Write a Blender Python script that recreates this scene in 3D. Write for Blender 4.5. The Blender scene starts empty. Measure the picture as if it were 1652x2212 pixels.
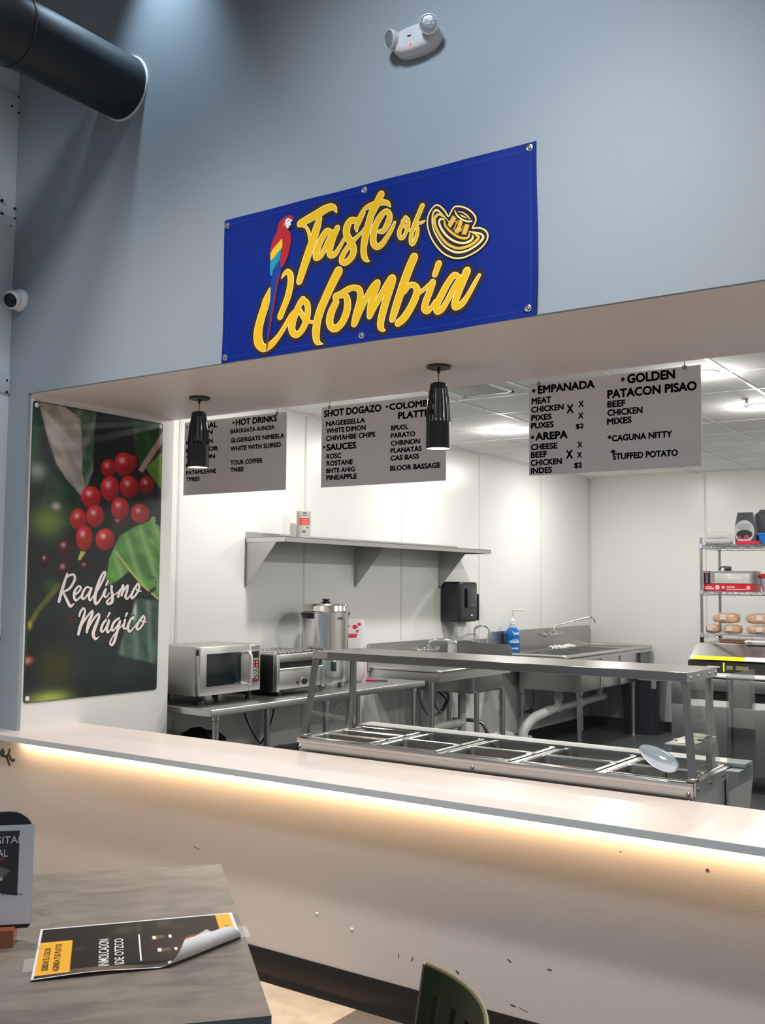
import bpy, bmesh, math, random
import numpy as np
from mathutils import Vector, Matrix

random.seed(4)
SC = bpy.context.scene
COL = SC.collection

# ------------------------------------------------------------------ camera
YAW, PITCH, ROLL, FPX = -0.602611, 0.0697054, 0.00925228, 2217.6
fw = Vector((math.sin(YAW) * math.cos(PITCH), math.cos(YAW) * math.cos(PITCH), math.sin(PITCH)))
r0 = Vector((math.cos(YAW), -math.sin(YAW), 0))
u0 = r0.cross(fw)
rt = r0 * math.cos(ROLL) + u0 * math.sin(ROLL)
up = -r0 * math.sin(ROLL) + u0 * math.cos(ROLL)
cam_d = bpy.data.cameras.new('camera')
cam = bpy.data.objects.new('camera', cam_d)
COL.objects.link(cam)
M = Matrix((rt, up, -fw)).transposed().to_4x4()
M.translation = Vector((0, -3.2592, 1.6))
cam.matrix_world = M
cam_d.sensor_fit = 'VERTICAL'
cam_d.sensor_height = 24
cam_d.lens = FPX * 24 / 2212
cam_d.clip_start = 0.05
SC.camera = cam

# ------------------------------------------------------------------ world, lights, exposure
SC.view_settings.view_transform = 'Standard'
SC.view_settings.look = 'None'
SC.view_settings.exposure = 0.0
SC.view_settings.gamma = 1.0
SC.view_settings.use_curve_mapping = False
w = bpy.data.worlds.new('world')
SC.world = w
w.use_nodes = True
bg = w.node_tree.nodes['Background']
bg.inputs[0].default_value = (0.62, 0.70, 0.80, 1)
bg.inputs[1].default_value = 0.46
SC.cycles.max_bounces = 8
SC.cycles.diffuse_bounces = 5
SC.cycles.transparent_max_bounces = 12
SC.cycles.caustics_reflective = False
SC.cycles.caustics_refractive = False
SC.cycles.sample_clamp_indirect = 4.0


def light(kind, name, loc, target, power, color, size=0.1, spot=90, blend=0.6, size_y=None):
    d = bpy.data.lights.new(name, kind)
    d.energy = power
    d.color = color
    if kind == 'AREA':
        d.size = size
        if size_y:
            d.shape = 'RECTANGLE'
            d.size_y = size_y
        else:
            d.shape = 'DISK'
    else:
        d.shadow_soft_size = size
    if kind == 'SPOT':
        d.spot_size = math.radians(spot)
        d.spot_blend = blend
    o = bpy.data.objects.new(name, d)
    COL.objects.link(o)
    o.location = loc
    v = Vector(target) - Vector(loc)
    o.rotation_euler = v.to_track_quat('-Z', 'Y').to_euler()
    return o


COOL = (0.78, 0.89, 1.0)
# hall ceiling cans along the front wall (above the frame), plus an added left-wall spot
light('SPOT', 'hall_spot', (-3.50, -0.20, 4.98), (-3.50, -0.04, 0), 150, (0.60, 0.81, 1.0), 0.06, 62, 0.95)
light('SPOT', 'hall_spot', (-1.55, -2.6, 5.2), (-1.9, 0.0, 2.5), 500, COOL, 0.30, 62, 0.95)
light('SPOT', 'hall_spot', (-2.5, -3.6, 5.2), (-4.6, -0.6, 2.6), 420, COOL, 0.25, 44, 0.9)  # added spot to brighten the hall left wall, no known fixture
light('SPOT', 'hall_spot', (-3.2, -1.35, 5.2), (-3.2, -0.85, 0), 430, (1.0, 0.95, 0.91), 0.16, 70, 0.8)
light('SPOT', 'hall_spot', (-1.2, -1.35, 5.2), (-1.2, -0.85, 0), 470, (1.0, 0.95, 0.91), 0.09, 70, 0.8)
light('SPOT', 'hall_spot', (0.9, -1.35, 5.2), (0.9, -0.85, 0), 330, (1.0, 0.95, 0.91), 0.09, 70, 0.8)
# kitchen recessed downlights (the three in view and the rest of their grid)
KW = (1.0, 0.975, 0.93)
for (x, y) in ((-3.87, 4.10), (-1.83, 2.71), (-1.85, 3.99), (-3.87, 2.0), (-3.87, 6.3), (-1.85, 6.3), (0.3, 2.7), (0.3, 5.2)):
    light('AREA', 'kitchen_downlight_beam', (x, y, 2.835), (x, y, 0), 23.5, KW, 0.13)
    light('POINT', 'kitchen_ceiling_fill', (x, y, 2.74), (x, y, 0), 6, KW, 0.06)  # extra point lamp under each fixture, added to brighten the ceiling

# ------------------------------------------------------------------ material helpers


def lin(c):
    return tuple(((v / 12.92) if v <= 0.04045 else ((v + 0.055) / 1.055) ** 2.4) for v in c)


def s255(r, g, b):
    return lin((r / 255, g / 255, b / 255))


MATS = {}


def mat(name, col=(0.8, 0.8, 0.8), rough=0.5, metal=0.0, spec=0.5, noise=0.0, nscale=20, stretch=(1, 1, 1), bump=0.0, bscale=60, emit=None, estr=0, rvar=0.0, trans=0.0, coat=0.0, alpha=None):
    if name in MATS:
        return MATS[name]
    m = bpy.data.materials.new(name)
    m.use_nodes = True
    nt = m.node_tree
    b = nt.nodes['Principled BSDF']
    b.inputs['Base Color'].default_value = (*col, 1)
    b.inputs['Roughness'].default_value = rough
    b.inputs['Metallic'].default_value = metal
    b.inputs['Specular IOR Level'].default_value = spec
    if trans:
        b.inputs['Transmission Weight'].default_value = trans
    if coat:
        b.inputs['Coat Weight'].default_value = coat
        b.inputs['Coat Roughness'].default_value = 0.1
    if alpha is not None:
        b.inputs['Alpha'].default_value = alpha
    if emit:
        b.inputs['Emission Color'].default_value = (*emit, 1)
        b.inputs['Emission Strength'].default_value = estr
    if noise or bump or rvar:
        tc = nt.nodes.new('ShaderNodeTexCoord')
        mp = nt.nodes.new('ShaderNodeMapping')
        mp.inputs['Scale'].default_value = stretch
        nt.links.new(tc.outputs['Object'], mp.inputs['Vector'])
    if noise or rvar:
        n = nt.nodes.new('ShaderNodeTexNoise')
        n.inputs['Scale'].default_value = nscale
        n.inputs['Detail'].default_value = 5
        nt.links.new(mp.outputs[0], n.inputs['Vector'])
        if noise:
            r = nt.nodes.new('ShaderNodeValToRGB')
            r.color_ramp.elements[0].position = 0.3
            r.color_ramp.elements[1].position = 0.7
            r.color_ramp.elements[0].color = (*[max(0, c * (1 - noise)) for c in col], 1)
            r.color_ramp.elements[1].color = (*[min(1, c * (1 + noise)) for c in col], 1)
            nt.links.new(n.outputs['Fac'], r.inputs[0])
            nt.links.new(r.outputs[0], b.inputs['Base Color'])
        if rvar:
            mr = nt.nodes.new('ShaderNodeMapRange')
            mr.inputs['To Min'].default_value = max(0.02, rough - rvar)
            mr.inputs['To Max'].default_value = rough + rvar
            nt.links.new(n.outputs['Fac'], mr.inputs['Value'])
            nt.links.new(mr.outputs[0], b.inputs['Roughness'])
    if bump:
        n2 = nt.nodes.new('ShaderNodeTexNoise')
        n2.inputs['Scale'].default_value = bscale
        n2.inputs['Detail'].default_value = 4
        nt.links.new(mp.outputs[0], n2.inputs['Vector'])
        bp = nt.nodes.new('ShaderNodeBump')
        bp.inputs['Strength'].default_value = bump
        bp.inputs['Distance'].default_value = 0.002
        nt.links.new(n2.outputs['Fac'], bp.inputs['Height'])
        nt.links.new(bp.outputs[0], b.inputs['Normal'])
    MATS[name] = m
    return m


def glass_mat(name, tint=(0.93, 0.96, 0.95), refl=0.05):
    m = bpy.data.materials.new(name)
    m.use_nodes = True
    nt = m.node_tree
    nt.nodes.clear()
    out = nt.nodes.new('ShaderNodeOutputMaterial')
    tr = nt.nodes.new('ShaderNodeBsdfTransparent')
    tr.inputs[0].default_value = (*tint, 1)
    gl = nt.nodes.new('ShaderNodeBsdfGlossy')
    gl.inputs['Roughness'].default_value = 0.03
    fr = nt.nodes.new('ShaderNodeLayerWeight')
    fr.inputs['Blend'].default_value = 0.5
    pw = nt.nodes.new('ShaderNodeMath')
    pw.operation = 'POWER'
    pw.inputs[1].default_value = 4.0
    ml = nt.nodes.new('ShaderNodeMath')
    ml.operation = 'MULTIPLY_ADD'
    ml.inputs[1].default_value = 0.6
    ml.inputs[2].default_value = refl * 0.7
    nt.links.new(fr.outputs['Facing'], pw.inputs[0])
    nt.links.new(pw.outputs[0], ml.inputs[0])
    mx = nt.nodes.new('ShaderNodeMixShader')
    nt.links.new(ml.outputs[0], mx.inputs[0])
    nt.links.new(tr.outputs[0], mx.inputs[1])
    nt.links.new(gl.outputs[0], mx.inputs[2])
    nt.links.new(mx.outputs[0], out.inputs[0])
    MATS[name] = m
    return m


def vcol_mat(name, rough=0.45, spec=0.4):
    if name in MATS:
        return MATS[name]
    m = bpy.data.materials.new(name)
    m.use_nodes = True
    nt = m.node_tree
    b = nt.nodes['Principled BSDF']
    b.inputs['Roughness'].default_value = rough
    b.inputs['Specular IOR Level'].default_value = spec
    a = nt.nodes.new('ShaderNodeAttribute')
    a.attribute_name = 'Col'
    nt.links.new(a.outputs['Color'], b.inputs['Base Color'])
    MATS[name] = m
    return m


STEEL = mat('brushed_steel', (0.60, 0.595, 0.58), 0.30, 1.0, rvar=0.025, nscale=60, stretch=(1, 1, 12))
STEELD = mat('brushed_steel_dull', (0.50, 0.495, 0.48), 0.38, 1.0, rvar=0.025, nscale=60, stretch=(1, 1, 12))
CHROME = mat('chrome', (0.80, 0.80, 0.80), 0.10, 1.0)
GALV = mat('satin_tube_steel', (0.50, 0.51, 0.52), 0.30, 1.0)
BLACK = mat('black_plastic', (0.012, 0.013, 0.015), 0.35)
BLACKM = mat('black_satin_metal', (0.010, 0.014, 0.018), 0.38, 0.0, 0.6)
RUBBER = mat('black_rubber', (0.008, 0.007, 0.007), 0.5)
DGLASS = mat('dark_oven_glass', (0.010, 0.014, 0.017), 0.12, 0, 0.6)
WHITEP = mat('white_plastic', (0.78, 0.78, 0.78), 0.4)
PVC = mat('white_pvc', (0.72, 0.73, 0.73), 0.35)
RED = mat('red_print', s255(205, 30, 45), 0.4)
PAPER = mat('white_paper', (0.82, 0.82, 0.83), 0.5)
GLASS = glass_mat('clear_glass')
GLASSF = glass_mat('front_glass', (0.985, 0.99, 0.988), 0.02)
FILM = glass_mat('clear_film', (0.86, 0.87, 0.88))
INK = mat('black_ink', (0.012, 0.011, 0.013), 0.45)

# ------------------------------------------------------------------ mesh helpers


class MB:
    def __init__(self):
        self.v = []
        self.f = []
        self.mi = []

    def add(self, vs, fs, mi=0):
        o = len(self.v)
        self.v += [tuple(p) for p in vs]
        self.f += [tuple(i + o for i in f) for f in fs]
        self.mi += [mi] * len(fs)
        return self

    def bmadd(self, bm, mi=0):
        bm.verts.index_update()
        self.add([v.co[:] for v in bm.verts], [[v.index for v in f.verts] for f in bm.faces], mi)
        bm.free()
        return self

    def box(self, x0, x1, y0, y1, z0, z1, bev=0.0, seg=2, mi=0, rot=None, piv=None):
        bm = bmesh.new()
        bmesh.ops.create_cube(bm, size=1)
        for v in bm.verts:
            v.co = Vector(((x0 + x1) / 2 + v.co.x * (x1 - x0), (y0 + y1) / 2 + v.co.y * (y1 - y0), (z0 + z1) / 2 + v.co.z * (z1 - z0)))
        if bev:
            bmesh.ops.bevel(bm, geom=bm.edges[:], offset=bev, segments=seg, affect='EDGES', profile=0.5, clamp_overlap=True)
        if rot:
            c = Vector(piv) if piv else Vector(((x0 + x1) / 2, (y0 + y1) / 2, (z0 + z1) / 2))
            R = rot.to_3x3() if hasattr(rot, 'to_3x3') else rot
            for v in bm.verts:
                v.co = c + R @ (v.co - c)
        return self.bmadd(bm, mi)

    def cyl(self, p0, p1, r, r1=None, seg=20, mi=0, caps=True):
        p0, p1 = Vector(p0), Vector(p1)
        r1 = r if r1 is None else r1
        d = (p1 - p0).normalized()
        a = d.orthogonal().normalized()
        b = d.cross(a)
        vs = []
        for p, rr in ((p0, r), (p1, r1)):
            for i in range(seg):
                t = 2 * math.pi * i / seg
                vs.append(p + (a * math.cos(t) + b * math.sin(t)) * rr)
        fs = [(i, (i + 1) % seg, seg + (i + 1) % seg, seg + i) for i in range(seg)]
        if caps:
            fs += [tuple(range(seg))[::-1], tuple(range(seg, 2 * seg))]
        return self.add(vs, fs, mi)

    def tube(self, pts, r, seg=10, mi=0, closed=False, smooth=0):
        pts = [Vector(p) for p in pts]
        if smooth:
            pts = catmull(pts, smooth, closed)
        n = len(pts)
        rs = r if isinstance(r, (list, tuple)) else [r] * n
        if len(rs) != n:
            rs = [rs[int(i * (len(rs) - 1) / (n - 1))] for i in range(n)]
        vs = []
        a = None
        for i, p in enumerate(pts):
            if closed:
                d = (pts[(i + 1) % n] - pts[i - 1]).normalized()
            else:
                d = (pts[min(i + 1, n - 1)] - pts[max(i - 1, 0)]).normalized()
            if a is None:
                a = d.orthogonal().normalized()
            else:
                a = (a - d * a.dot(d))
                a = a.normalized() if a.length > 1e-6 else d.orthogonal().normalized()
            b = d.cross(a)
            for k in range(seg):
                t = 2 * math.pi * k / seg
                vs.append(p + (a * math.cos(t) + b * math.sin(t)) * rs[i])
        fs = []
        for i in range(n if closed else n - 1):
            j = (i + 1) % n
            for k in range(seg):
                fs.append((i * seg + k, i * seg + (k + 1) % seg, j * seg + (k + 1) % seg, j * seg + k))
        if not closed:
            fs += [tuple(range(seg))[::-1], tuple(range((n - 1) * seg, n * seg))]
        return self.add(vs, fs, mi)

    def lathe(self, prof, c, seg=32, mi=0, axis=(0, 0, 1), sx=1, sy=1):
        ax = Vector(axis).normalized()
        if abs(ax.z) > 0.99:
            a = Vector((1, 0, 0))
        else:
            a = ax.cross(Vector((0, 0, 1))).normalized()
        b = ax.cross(a)
        c = Vector(c)
        vs, fs = [], []
        for (r, z) in prof:
            for i in range(seg):
                t = 2 * math.pi * i / seg
                vs.append(c + a * (r * math.cos(t) * sx) + b * (r * math.sin(t) * sy) + ax * z)
        for j in range(len(prof) - 1):
            for i in range(seg):
                fs.append((j * seg + i, j * seg + (i + 1) % seg, (j + 1) * seg + (i + 1) % seg, (j + 1) * seg + i))
        if prof[0][0] > 1e-5:
            fs.append(tuple(range(seg))[::-1])
        if prof[-1][0] > 1e-5:
            n = (len(prof) - 1) * seg
            fs.append(tuple(range(n, n + seg)))
        return self.add(vs, fs, mi)

    def prism(self, poly, fn, t0, t1, mi=0):
        n = len(poly)
        vs = [fn(a, b, t0) for a, b in poly] + [fn(a, b, t1) for a, b in poly]
        fs = [tuple(range(n))[::-1], tuple(range(n, 2 * n))]
        fs += [(i, (i + 1) % n, n + (i + 1) % n, n + i) for i in range(n)]
        return self.add(vs, fs, mi)

    def ball(self, c, r, seg=20, ring=12, mi=0):
        rx, ry, rz = r if isinstance(r, (tuple, list)) else (r, r, r)
        vs, fs = [], []
        for j in range(ring + 1):
            ph = math.pi * j / ring
            for i in range(seg):
                t = 2 * math.pi * i / seg
                vs.append((c[0] + rx * math.sin(ph) * math.cos(t), c[1] + ry * math.sin(ph) * math.sin(t), c[2] + rz * math.cos(ph)))
        for j in range(ring):
            for i in range(seg):
                fs.append((j * seg + i, (j + 1) * seg + i, (j + 1) * seg + (i + 1) % seg, j * seg + (i + 1) % seg))
        return self.add(vs, fs, mi)

    def build(self, name, m, parent=None, label=None, ang=38, local=False, flat=False):
        off = Vector((0, 0, 0))
        if parent is not None and not local:
            off = wloc(parent)
        me = bpy.data.meshes.new(name)
        me.from_pydata([(p[0] - off.x, p[1] - off.y, p[2] - off.z) for p in self.v], [], self.f)
        ms = m if isinstance(m, (list, tuple)) else [m]
        for q in ms:
            me.materials.append(q)
        if len(ms) > 1:
            me.polygons.foreach_set('material_index', self.mi)
        bm = bmesh.new()
        bm.from_mesh(me)
        bmesh.ops.remove_doubles(bm, verts=bm.verts[:], dist=1e-6)
        if not flat:
            bmesh.ops.recalc_face_normals(bm, faces=bm.faces[:])
        bm.to_mesh(me)
        bm.free()
        if not flat:
            me.polygons.foreach_set('use_smooth', [True] * len(me.polygons))
            me.set_sharp_from_angle(angle=math.radians(ang))
        me.update()
        o = bpy.data.objects.new(name, me)
        COL.objects.link(o)
        if parent is not None:
            o.parent = parent
        if label:
            o['label'] = label
        return o


def wloc(o):
    p = Vector((0, 0, 0))
    while o is not None:
        p += Vector(o.location)
        o = o.parent
    return p


def catmull(pts, k, closed=False):
    n = len(pts)
    out = []
    rng = range(n if closed else n - 1)
    for i in rng:
        p1, p2 = pts[i], pts[(i + 1) % n]
        p0 = pts[i - 1] if (i > 0 or closed) else p1 * 2 - p2
        p3 = pts[(i + 2) % n] if (i + 2 < n or closed) else p2 * 2 - p1
        for j in range(k):
            t = j / k
            out.append(0.5 * ((2 * p1) + (p2 - p0) * t + (2 * p0 - 5 * p1 + 4 * p2 - p3) * t * t + (3 * p1 - p0 - 3 * p2 + p3) * t ** 3))
    if not closed:
        out.append(pts[-1])
    return out


def tag(o, label, cat, group=None):
    o['label'] = label
    o['category'] = cat
    if group:
        o['group'] = group
    return o


def thing(name, label, cat, loc, group=None):
    o = bpy.data.objects.new(name, None)
    o.empty_display_size = 0.05
    COL.objects.link(o)
    o.location = loc
    return tag(o, label, cat, group)


def struct(o):
    o['kind'] = 'structure'
    return o


def dup(root, loc, label=None, group=None):
    r = root.copy()
    COL.objects.link(r)
    r.location = loc
    if label:
        r['label'] = label
    if group:
        r['group'] = group
    for ch in list(root.children):
        c = ch.copy()
        COL.objects.link(c)
        c.parent = r
        for g in list(ch.children):
            d = g.copy()
            COL.objects.link(d)
            d.parent = c
    return r


def strokes_mesh(strokes, fn, grow=0.0, scale=0.001, k=7, cell=None):
    """flat brush strokes: rows of (u, v, width); their union is contoured on a fine grid so the sheet never overlaps itself"""
    S = []
    for st in strokes:
        P = catmull([Vector((a * scale, b * scale, c * scale)) for a, b, c in st], k)
        S += [(p.x, p.y, max(p.z / 2 + grow, 0.0003), q.x, q.y, max(q.z / 2 + grow, 0.0003)) for p, q in zip(P, P[1:])]
    S = np.array(S)
    rm = max(S[:, 2].max(), S[:, 5].max())
    if cell is None:
        cell = min(0.0022, max(0.0006, float(np.median(S[:, 2])) * 0.28))
    x0, y0 = min(S[:, 0].min(), S[:, 3].min()) - rm - 2 * cell, min(S[:, 1].min(), S[:, 4].min()) - rm - 2 * cell
    nx = int((max(S[:, 0].max(), S[:, 3].max()) + rm + 2 * cell - x0) / cell) + 2
    ny = int((max(S[:, 1].max(), S[:, 4].max()) + rm + 2 * cell - y0) / cell) + 2
    F = np.full((ny, nx), 1.0)
    for (ax, ay, ar, bx, by, br) in S:
        r = max(ar, br) + 2 * cell
        i0, i1 = int((min(ax, bx) - r - x0) / cell), int((max(ax, bx) + r - x0) / cell) + 2
        j0, j1 = int((min(ay, by) - r - y0) / cell), int((max(ay, by) + r - y0) / cell) + 2
        i0, j0 = max(i0, 0), max(j0, 0)
        X = x0 + np.arange(i0, min(i1, nx)) * cell
        Y = (y0 + np.arange(j0, min(j1, ny)) * cell)[:, None]
        dx, dy = bx - ax, by - ay
        L = dx * dx + dy * dy
        t = np.clip(((X - ax) * dx + (Y - ay) * dy) / L, 0, 1) if L > 1e-14 else X * 0 + Y * 0
        d = np.hypot(X - ax - t * dx, Y - ay - t * dy) - (ar + (br - ar) * t)
        sub = F[j0:j0 + d.shape[0], i0:i0 + d.shape[1]]
        np.minimum(sub, d, out=sub)
    ins = F < 0
    mb = MB()
    vid = {}

    def vert(key, u, v):
        if key not in vid:
            vid[key] = len(mb.v)
            mb.v.append(tuple(fn(u, v)))
        return vid[key]

    cnt = ins[:-1, :-1].astype(int) + ins[:-1, 1:] + ins[1:, :-1] + ins[1:, 1:]
    # full cells are merged into row runs
    for j in range(ny - 1):
        row = cnt[j]
        i = 0
        nz_ = np.nonzero(row)[0]
        if len(nz_) == 0:
            continue
        for i in nz_:
            cs = [(i, j), (i + 1, j), (i + 1, j + 1), (i, j + 1)]
            poly = []
            for q in range(4):
                (a, b), (c, d) = cs[q], cs[(q + 1) % 4]
                fa, fb = F[b, a], F[d, c]
                if fa < 0:
                    poly.append(vert((a, b, 0), x0 + a * cell, y0 + b * cell))
                if (fa < 0) != (fb < 0):
                    t = fa / (fa - fb)
                    key = (min(a, c), min(b, d), 1 if b == d else 2)
                    poly.append(vert(key, x0 + (a + (c - a) * t) * cell, y0 + (b + (d - b) * t) * cell))
            if len(poly) > 2:
                mb.f.append(tuple(poly))
                mb.mi.append(0)
    return mb


def poly_fill(mb, poly, fn, scale=0.001, mi=0):
    mb.add([fn(a * scale, b * scale) for a, b in poly], [tuple(range(len(poly)))], mi)


def text_verts(s, bold=0.02):
    cu = bpy.data.curves.new('t', 'FONT')
    cu.body = s
    cu.size = 1.0
    cu.offset = bold
    cu.resolution_u = 4
    o = bpy.data.objects.new('t', cu)
    COL.objects.link(o)
    dg = bpy.context.evaluated_depsgraph_get()
    ev = o.evaluated_get(dg)
    me = ev.to_mesh()
    vs = [v.co[:2] for v in me.vertices]
    fs = [tuple(p.vertices) for p in me.polygons]
    ev.to_mesh_clear()
    bpy.data.objects.remove(o)
    bpy.data.curves.remove(cu)
    return vs, fs


def text_into(mb, s, u, v, width, height, fn, bold=0.02, mi=0, rot=0):
    """lettering scaled to fill width x height with its lower left corner at (u, v); bold letters are struck several times"""
    vs, fs = text_verts(s, 0.0)
    if not vs:
        return
    xs = [a for a, b in vs]
    ys = [b for a, b in vs]
    x0, x1, y0, y1 = min(xs) - bold, max(xs) + bold, min(ys) - bold, max(ys) + bold
    sx = width / (x1 - x0)
    sy = height / (y1 - y0)
    hits = [(0, 0)] + [(bold * math.cos(k * math.pi / 4), bold * math.sin(k * math.pi / 4)) for k in range(8)] if bold > 0.002 else [(0, 0)]
    for dx, dy in hits:
        out = []
        for a, b in vs:
            p, q = (a + dx - x0) * sx, (b + dy - y0) * sy
            if rot == 90:
                p, q = -q, p
            out.append(fn(u + p, v + q))
        mb.add(out, fs, mi)


def print_mesh(name, nx, ny, fn, colors, parent, m, label=None):
    """a printed sheet: colours is (ny, nx, 3) in linear values, row 0 at v = 0"""
    U, V = np.meshgrid(np.linspace(0, 1, nx), np.linspace(0, 1, ny))
    off = wloc(parent) if parent else Vector((0, 0, 0))
    co = np.array(fn(U, V), dtype=np.float64)
    co = np.stack([co[0] - off.x, co[1] - off.y, co[2] - off.z], -1).reshape(-1, 3)
    idx = np.arange(nx * ny).reshape(ny, nx)
    q = np.stack([idx[:-1, :-1], idx[:-1, 1:], idx[1:, 1:], idx[1:, :-1]], -1).reshape(-1, 4)
    me = bpy.data.meshes.new(name)
    me.from_pydata(co.tolist(), [], q.tolist())
    at = me.color_attributes.new('Col', 'FLOAT_COLOR', 'POINT')
    c4 = np.ones((nx * ny, 4), dtype=np.float32)
    c4[:, :3] = colors.reshape(-1, 3)
    at.data.foreach_set('color', c4.ravel())
    me.materials.append(m)
    me.polygons.foreach_set('use_smooth', [True] * len(me.polygons))
    o = bpy.data.objects.new(name, me)
    COL.objects.link(o)
    if parent:
        o.parent = parent
    if label:
        o['label'] = label
    return o


def in_poly(U, V, poly):
    ins = np.zeros(U.shape, bool)
    n = len(poly)
    for i in range(n):
        x0, y0 = poly[i]
        x1, y1 = poly[(i + 1) % n]
        if y0 == y1:
            continue
        c = ((y0 > V) != (y1 > V)) & (U < (x1 - x0) * (V - y0) / (y1 - y0) + x0)
        ins ^= c
    return ins


def blur(a, k):
    for _ in range(k):
        a = (a + np.roll(a, 1, 0) + np.roll(a, -1, 0) + np.roll(a, 1, 1) + np.roll(a, -1, 1)) / 5
    return a


def over(img, mask, col):
    c = np.array(col)
    return img * (1 - mask[..., None]) + c * mask[..., None]


def nz(U, V, s, seed):
    """cheap smooth value noise"""
    r = np.random.RandomState(seed)
    g = r.rand(64, 64)
    x = (U * s) % 63
    y = (V * s) % 63
    xi, yi = x.astype(int), y.astype(int)
    fx, fy = x - xi, y - yi
    fx, fy = fx * fx * (3 - 2 * fx), fy * fy * (3 - 2 * fy)
    return (g[yi, xi] * (1 - fx) + g[yi, xi + 1] * fx) * (1 - fy) + (g[yi + 1, xi] * (1 - fx) + g[yi + 1, xi + 1] * fx) * fy

# ------------------------------------------------------------------ traced lettering and artwork, in millimetres on their own sheets
BANNER_STROKES=[[[426,543,30.9],[462,552,35.6],[511,565,37.1],[552,578,36.4],[584,583,29.8],[605,574,20.3],[614,556,5.7]],[[527,544,27.1],[515,510,37.3],[496,461,39.1],[471,406,39.2],[446,348,37.5],[426,299,32.5]],[[429,537,15.1],[456,524,13.1],[471,503,15.1],[478,480,15.9],[483,459,16.0]],[[586,478,20.7],[563,483,28.8],[532,447,31.9],[512,404,31.9],[512,381,23.3],[533,387,25.9],[555,412,24.9],[577,447,26.6],[592,472,26.5]],[[618,487,28.0],[599,455,29.8],[582,412,31.3],[582,384,26.0],[606,382,24.5],[628,404,19.5],[652,435,16.2]],[[716,502,23.5],[685,505,30.5],[667,481,35.7],[668,447,32.8],[690,413,31.2],[701,383,31.2],[691,357,31.9],[663,339,26.3],[641,343,20.8],[641,361,26.0],[656,383,25.8],[681,407,23.7],[708,427,20.2],[738,444,15.4],[762,462,17.1]],[[748,526,27.2],[728,497,28.9],[717,476,24.0],[718,457,9.2]],[[838,580,34.6],[818,549,36.3],[792,512,34.8],[774,465,34.8],[760,423,34.7],[751,377,31.0],[755,346,27.6],[767,329,15.0],[779,323,3.6]],[[752,540,13.2],[776,546,22.8],[812,550,24.4],[845,549,22.8],[871,541,18.7],[884,524,5.1]],[[831,434,16.1],[852,435,24.2],[875,465,29.4],[880,492,24.1],[863,510,21.0],[836,493,29.4],[813,463,31.4],[802,430,32.6],[800,398,30.6],[816,375,25.0],[841,380,25.3],[867,405,21.4],[890,433,18.4],[904,457,12.3]],[[954,465,21.2],[939,443,18.2],[925,416,19.5],[928,394,16.7],[942,390,16.0],[956,410,16.6],[966,433,17.8],[966,455,16.3],[954,466,14.3]],[[941,457,13.8],[949,434,11.6],[968,416,10.4],[985,415,11.4]],[[1030,499,20.8],[1015,470,20.9],[998,439,20.9],[985,410,19.4],[978,382,19.1],[978,365,16.3],[986,357,15.5],[998,373,16.3],[1007,398,16.1],[1007,418,14.8],[996,432,12.3]],[[1004,435,10.2],[1027,435,11.9],[1041,439,4.1]],[[328,326,3.5],[342,341,16.8],[360,349,21.8],[377,330,30.7],[378,293,32.6],[365,242,32.9],[346,203,31.2],[327,164,31.2]],[[263,293,5.3],[257,272,21.4],[245,240,39.2],[237,214,41.0],[217,163,42.9],[206,111,46.0],[212,68,45.9],[241,40,33.8],[282,49,31.9],[322,80,25.2],[355,118,23.7],[387,158,23.3],[416,177,22.6]],[[445,215,31.5],[428,197,30.4],[410,163,32.3],[393,123,39.1],[398,89,32.1],[422,73,27.3],[448,90,29.7],[467,124,31.8],[474,164,29.7],[468,196,27.0],[445,215,24.1]],[[433,170,23.4],[460,133,20.7],[486,118,13.8],[515,114,12.9]],[[623,306,42.2],[595,264,40.8],[561,205,39.3],[537,157,39.5],[523,108,37.7],[521,62,35.4],[528,33,26.9],[542,22,11.3],[557,18,3.0]],[[613,179,32.3],[594,146,35.7],[586,112,35.0],[595,83,29.9],[620,74,30.6],[648,93,33.0],[668,131,34.9],[672,170,32.5],[662,200,25.0],[637,206,23.5],[611,203,27.8]],[[612,205,29.1],[637,212,26.2],[671,224,27.0],[701,228,22.7],[729,215,26.5],[736,186,30.7],[728,152,31.3],[718,119,32.8],[710,82,31.3]],[[713,84,28.1],[739,133,28.0],[766,176,29.4],[795,212,30.5],[816,227,29.6],[816,218,32.3],[798,176,32.3],[787,134,30.6],[785,102,26.0],[793,113,26.0],[817,149,27.4],[843,184,28.8],[869,217,31.6],[886,234,33.4],[889,224,36.1],[869,171,36.2],[852,119,34.7],[841,77,33.1],[841,52,28.4],[853,37,13.6],[862,35,4.8]],[[990,303,35.5],[971,269,37.1],[945,212,37.2],[923,157,35.7],[906,109,34.2],[895,76,28.3]],[[946,176,23.3],[968,196,22.2],[991,195,22.1],[1005,174,29.4],[997,144,32.1],[975,106,32.1],[947,72,33.2],[923,57,29.7]],[[1005,159,21.7],[1019,164,16.5],[1041,175,16.6],[1061,187,19.4]],[[1074,192,28.7],[1061,158,28.7],[1046,124,30.1],[1042,99,29.7],[1056,87,22.2],[1072,99,19.7],[1089,118,19.8]],[[1101,260,27.2],[1085,224,24.4]],[[1196,193,15.7],[1169,204,24.7],[1142,178,28.0],[1116,140,29.7],[1095,103,29.6],[1098,81,24.3],[1119,85,24.7],[1143,115,23.7],[1169,153,26.4],[1191,180,26.3]],[[1225,209,33.1],[1206,170,31.8],[1188,131,30.4],[1176,98,30.0],[1183,83,24.2],[1207,91,25.5],[1233,119,20.4],[1256,153,17.7],[1278,185,13.6]]]
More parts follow.
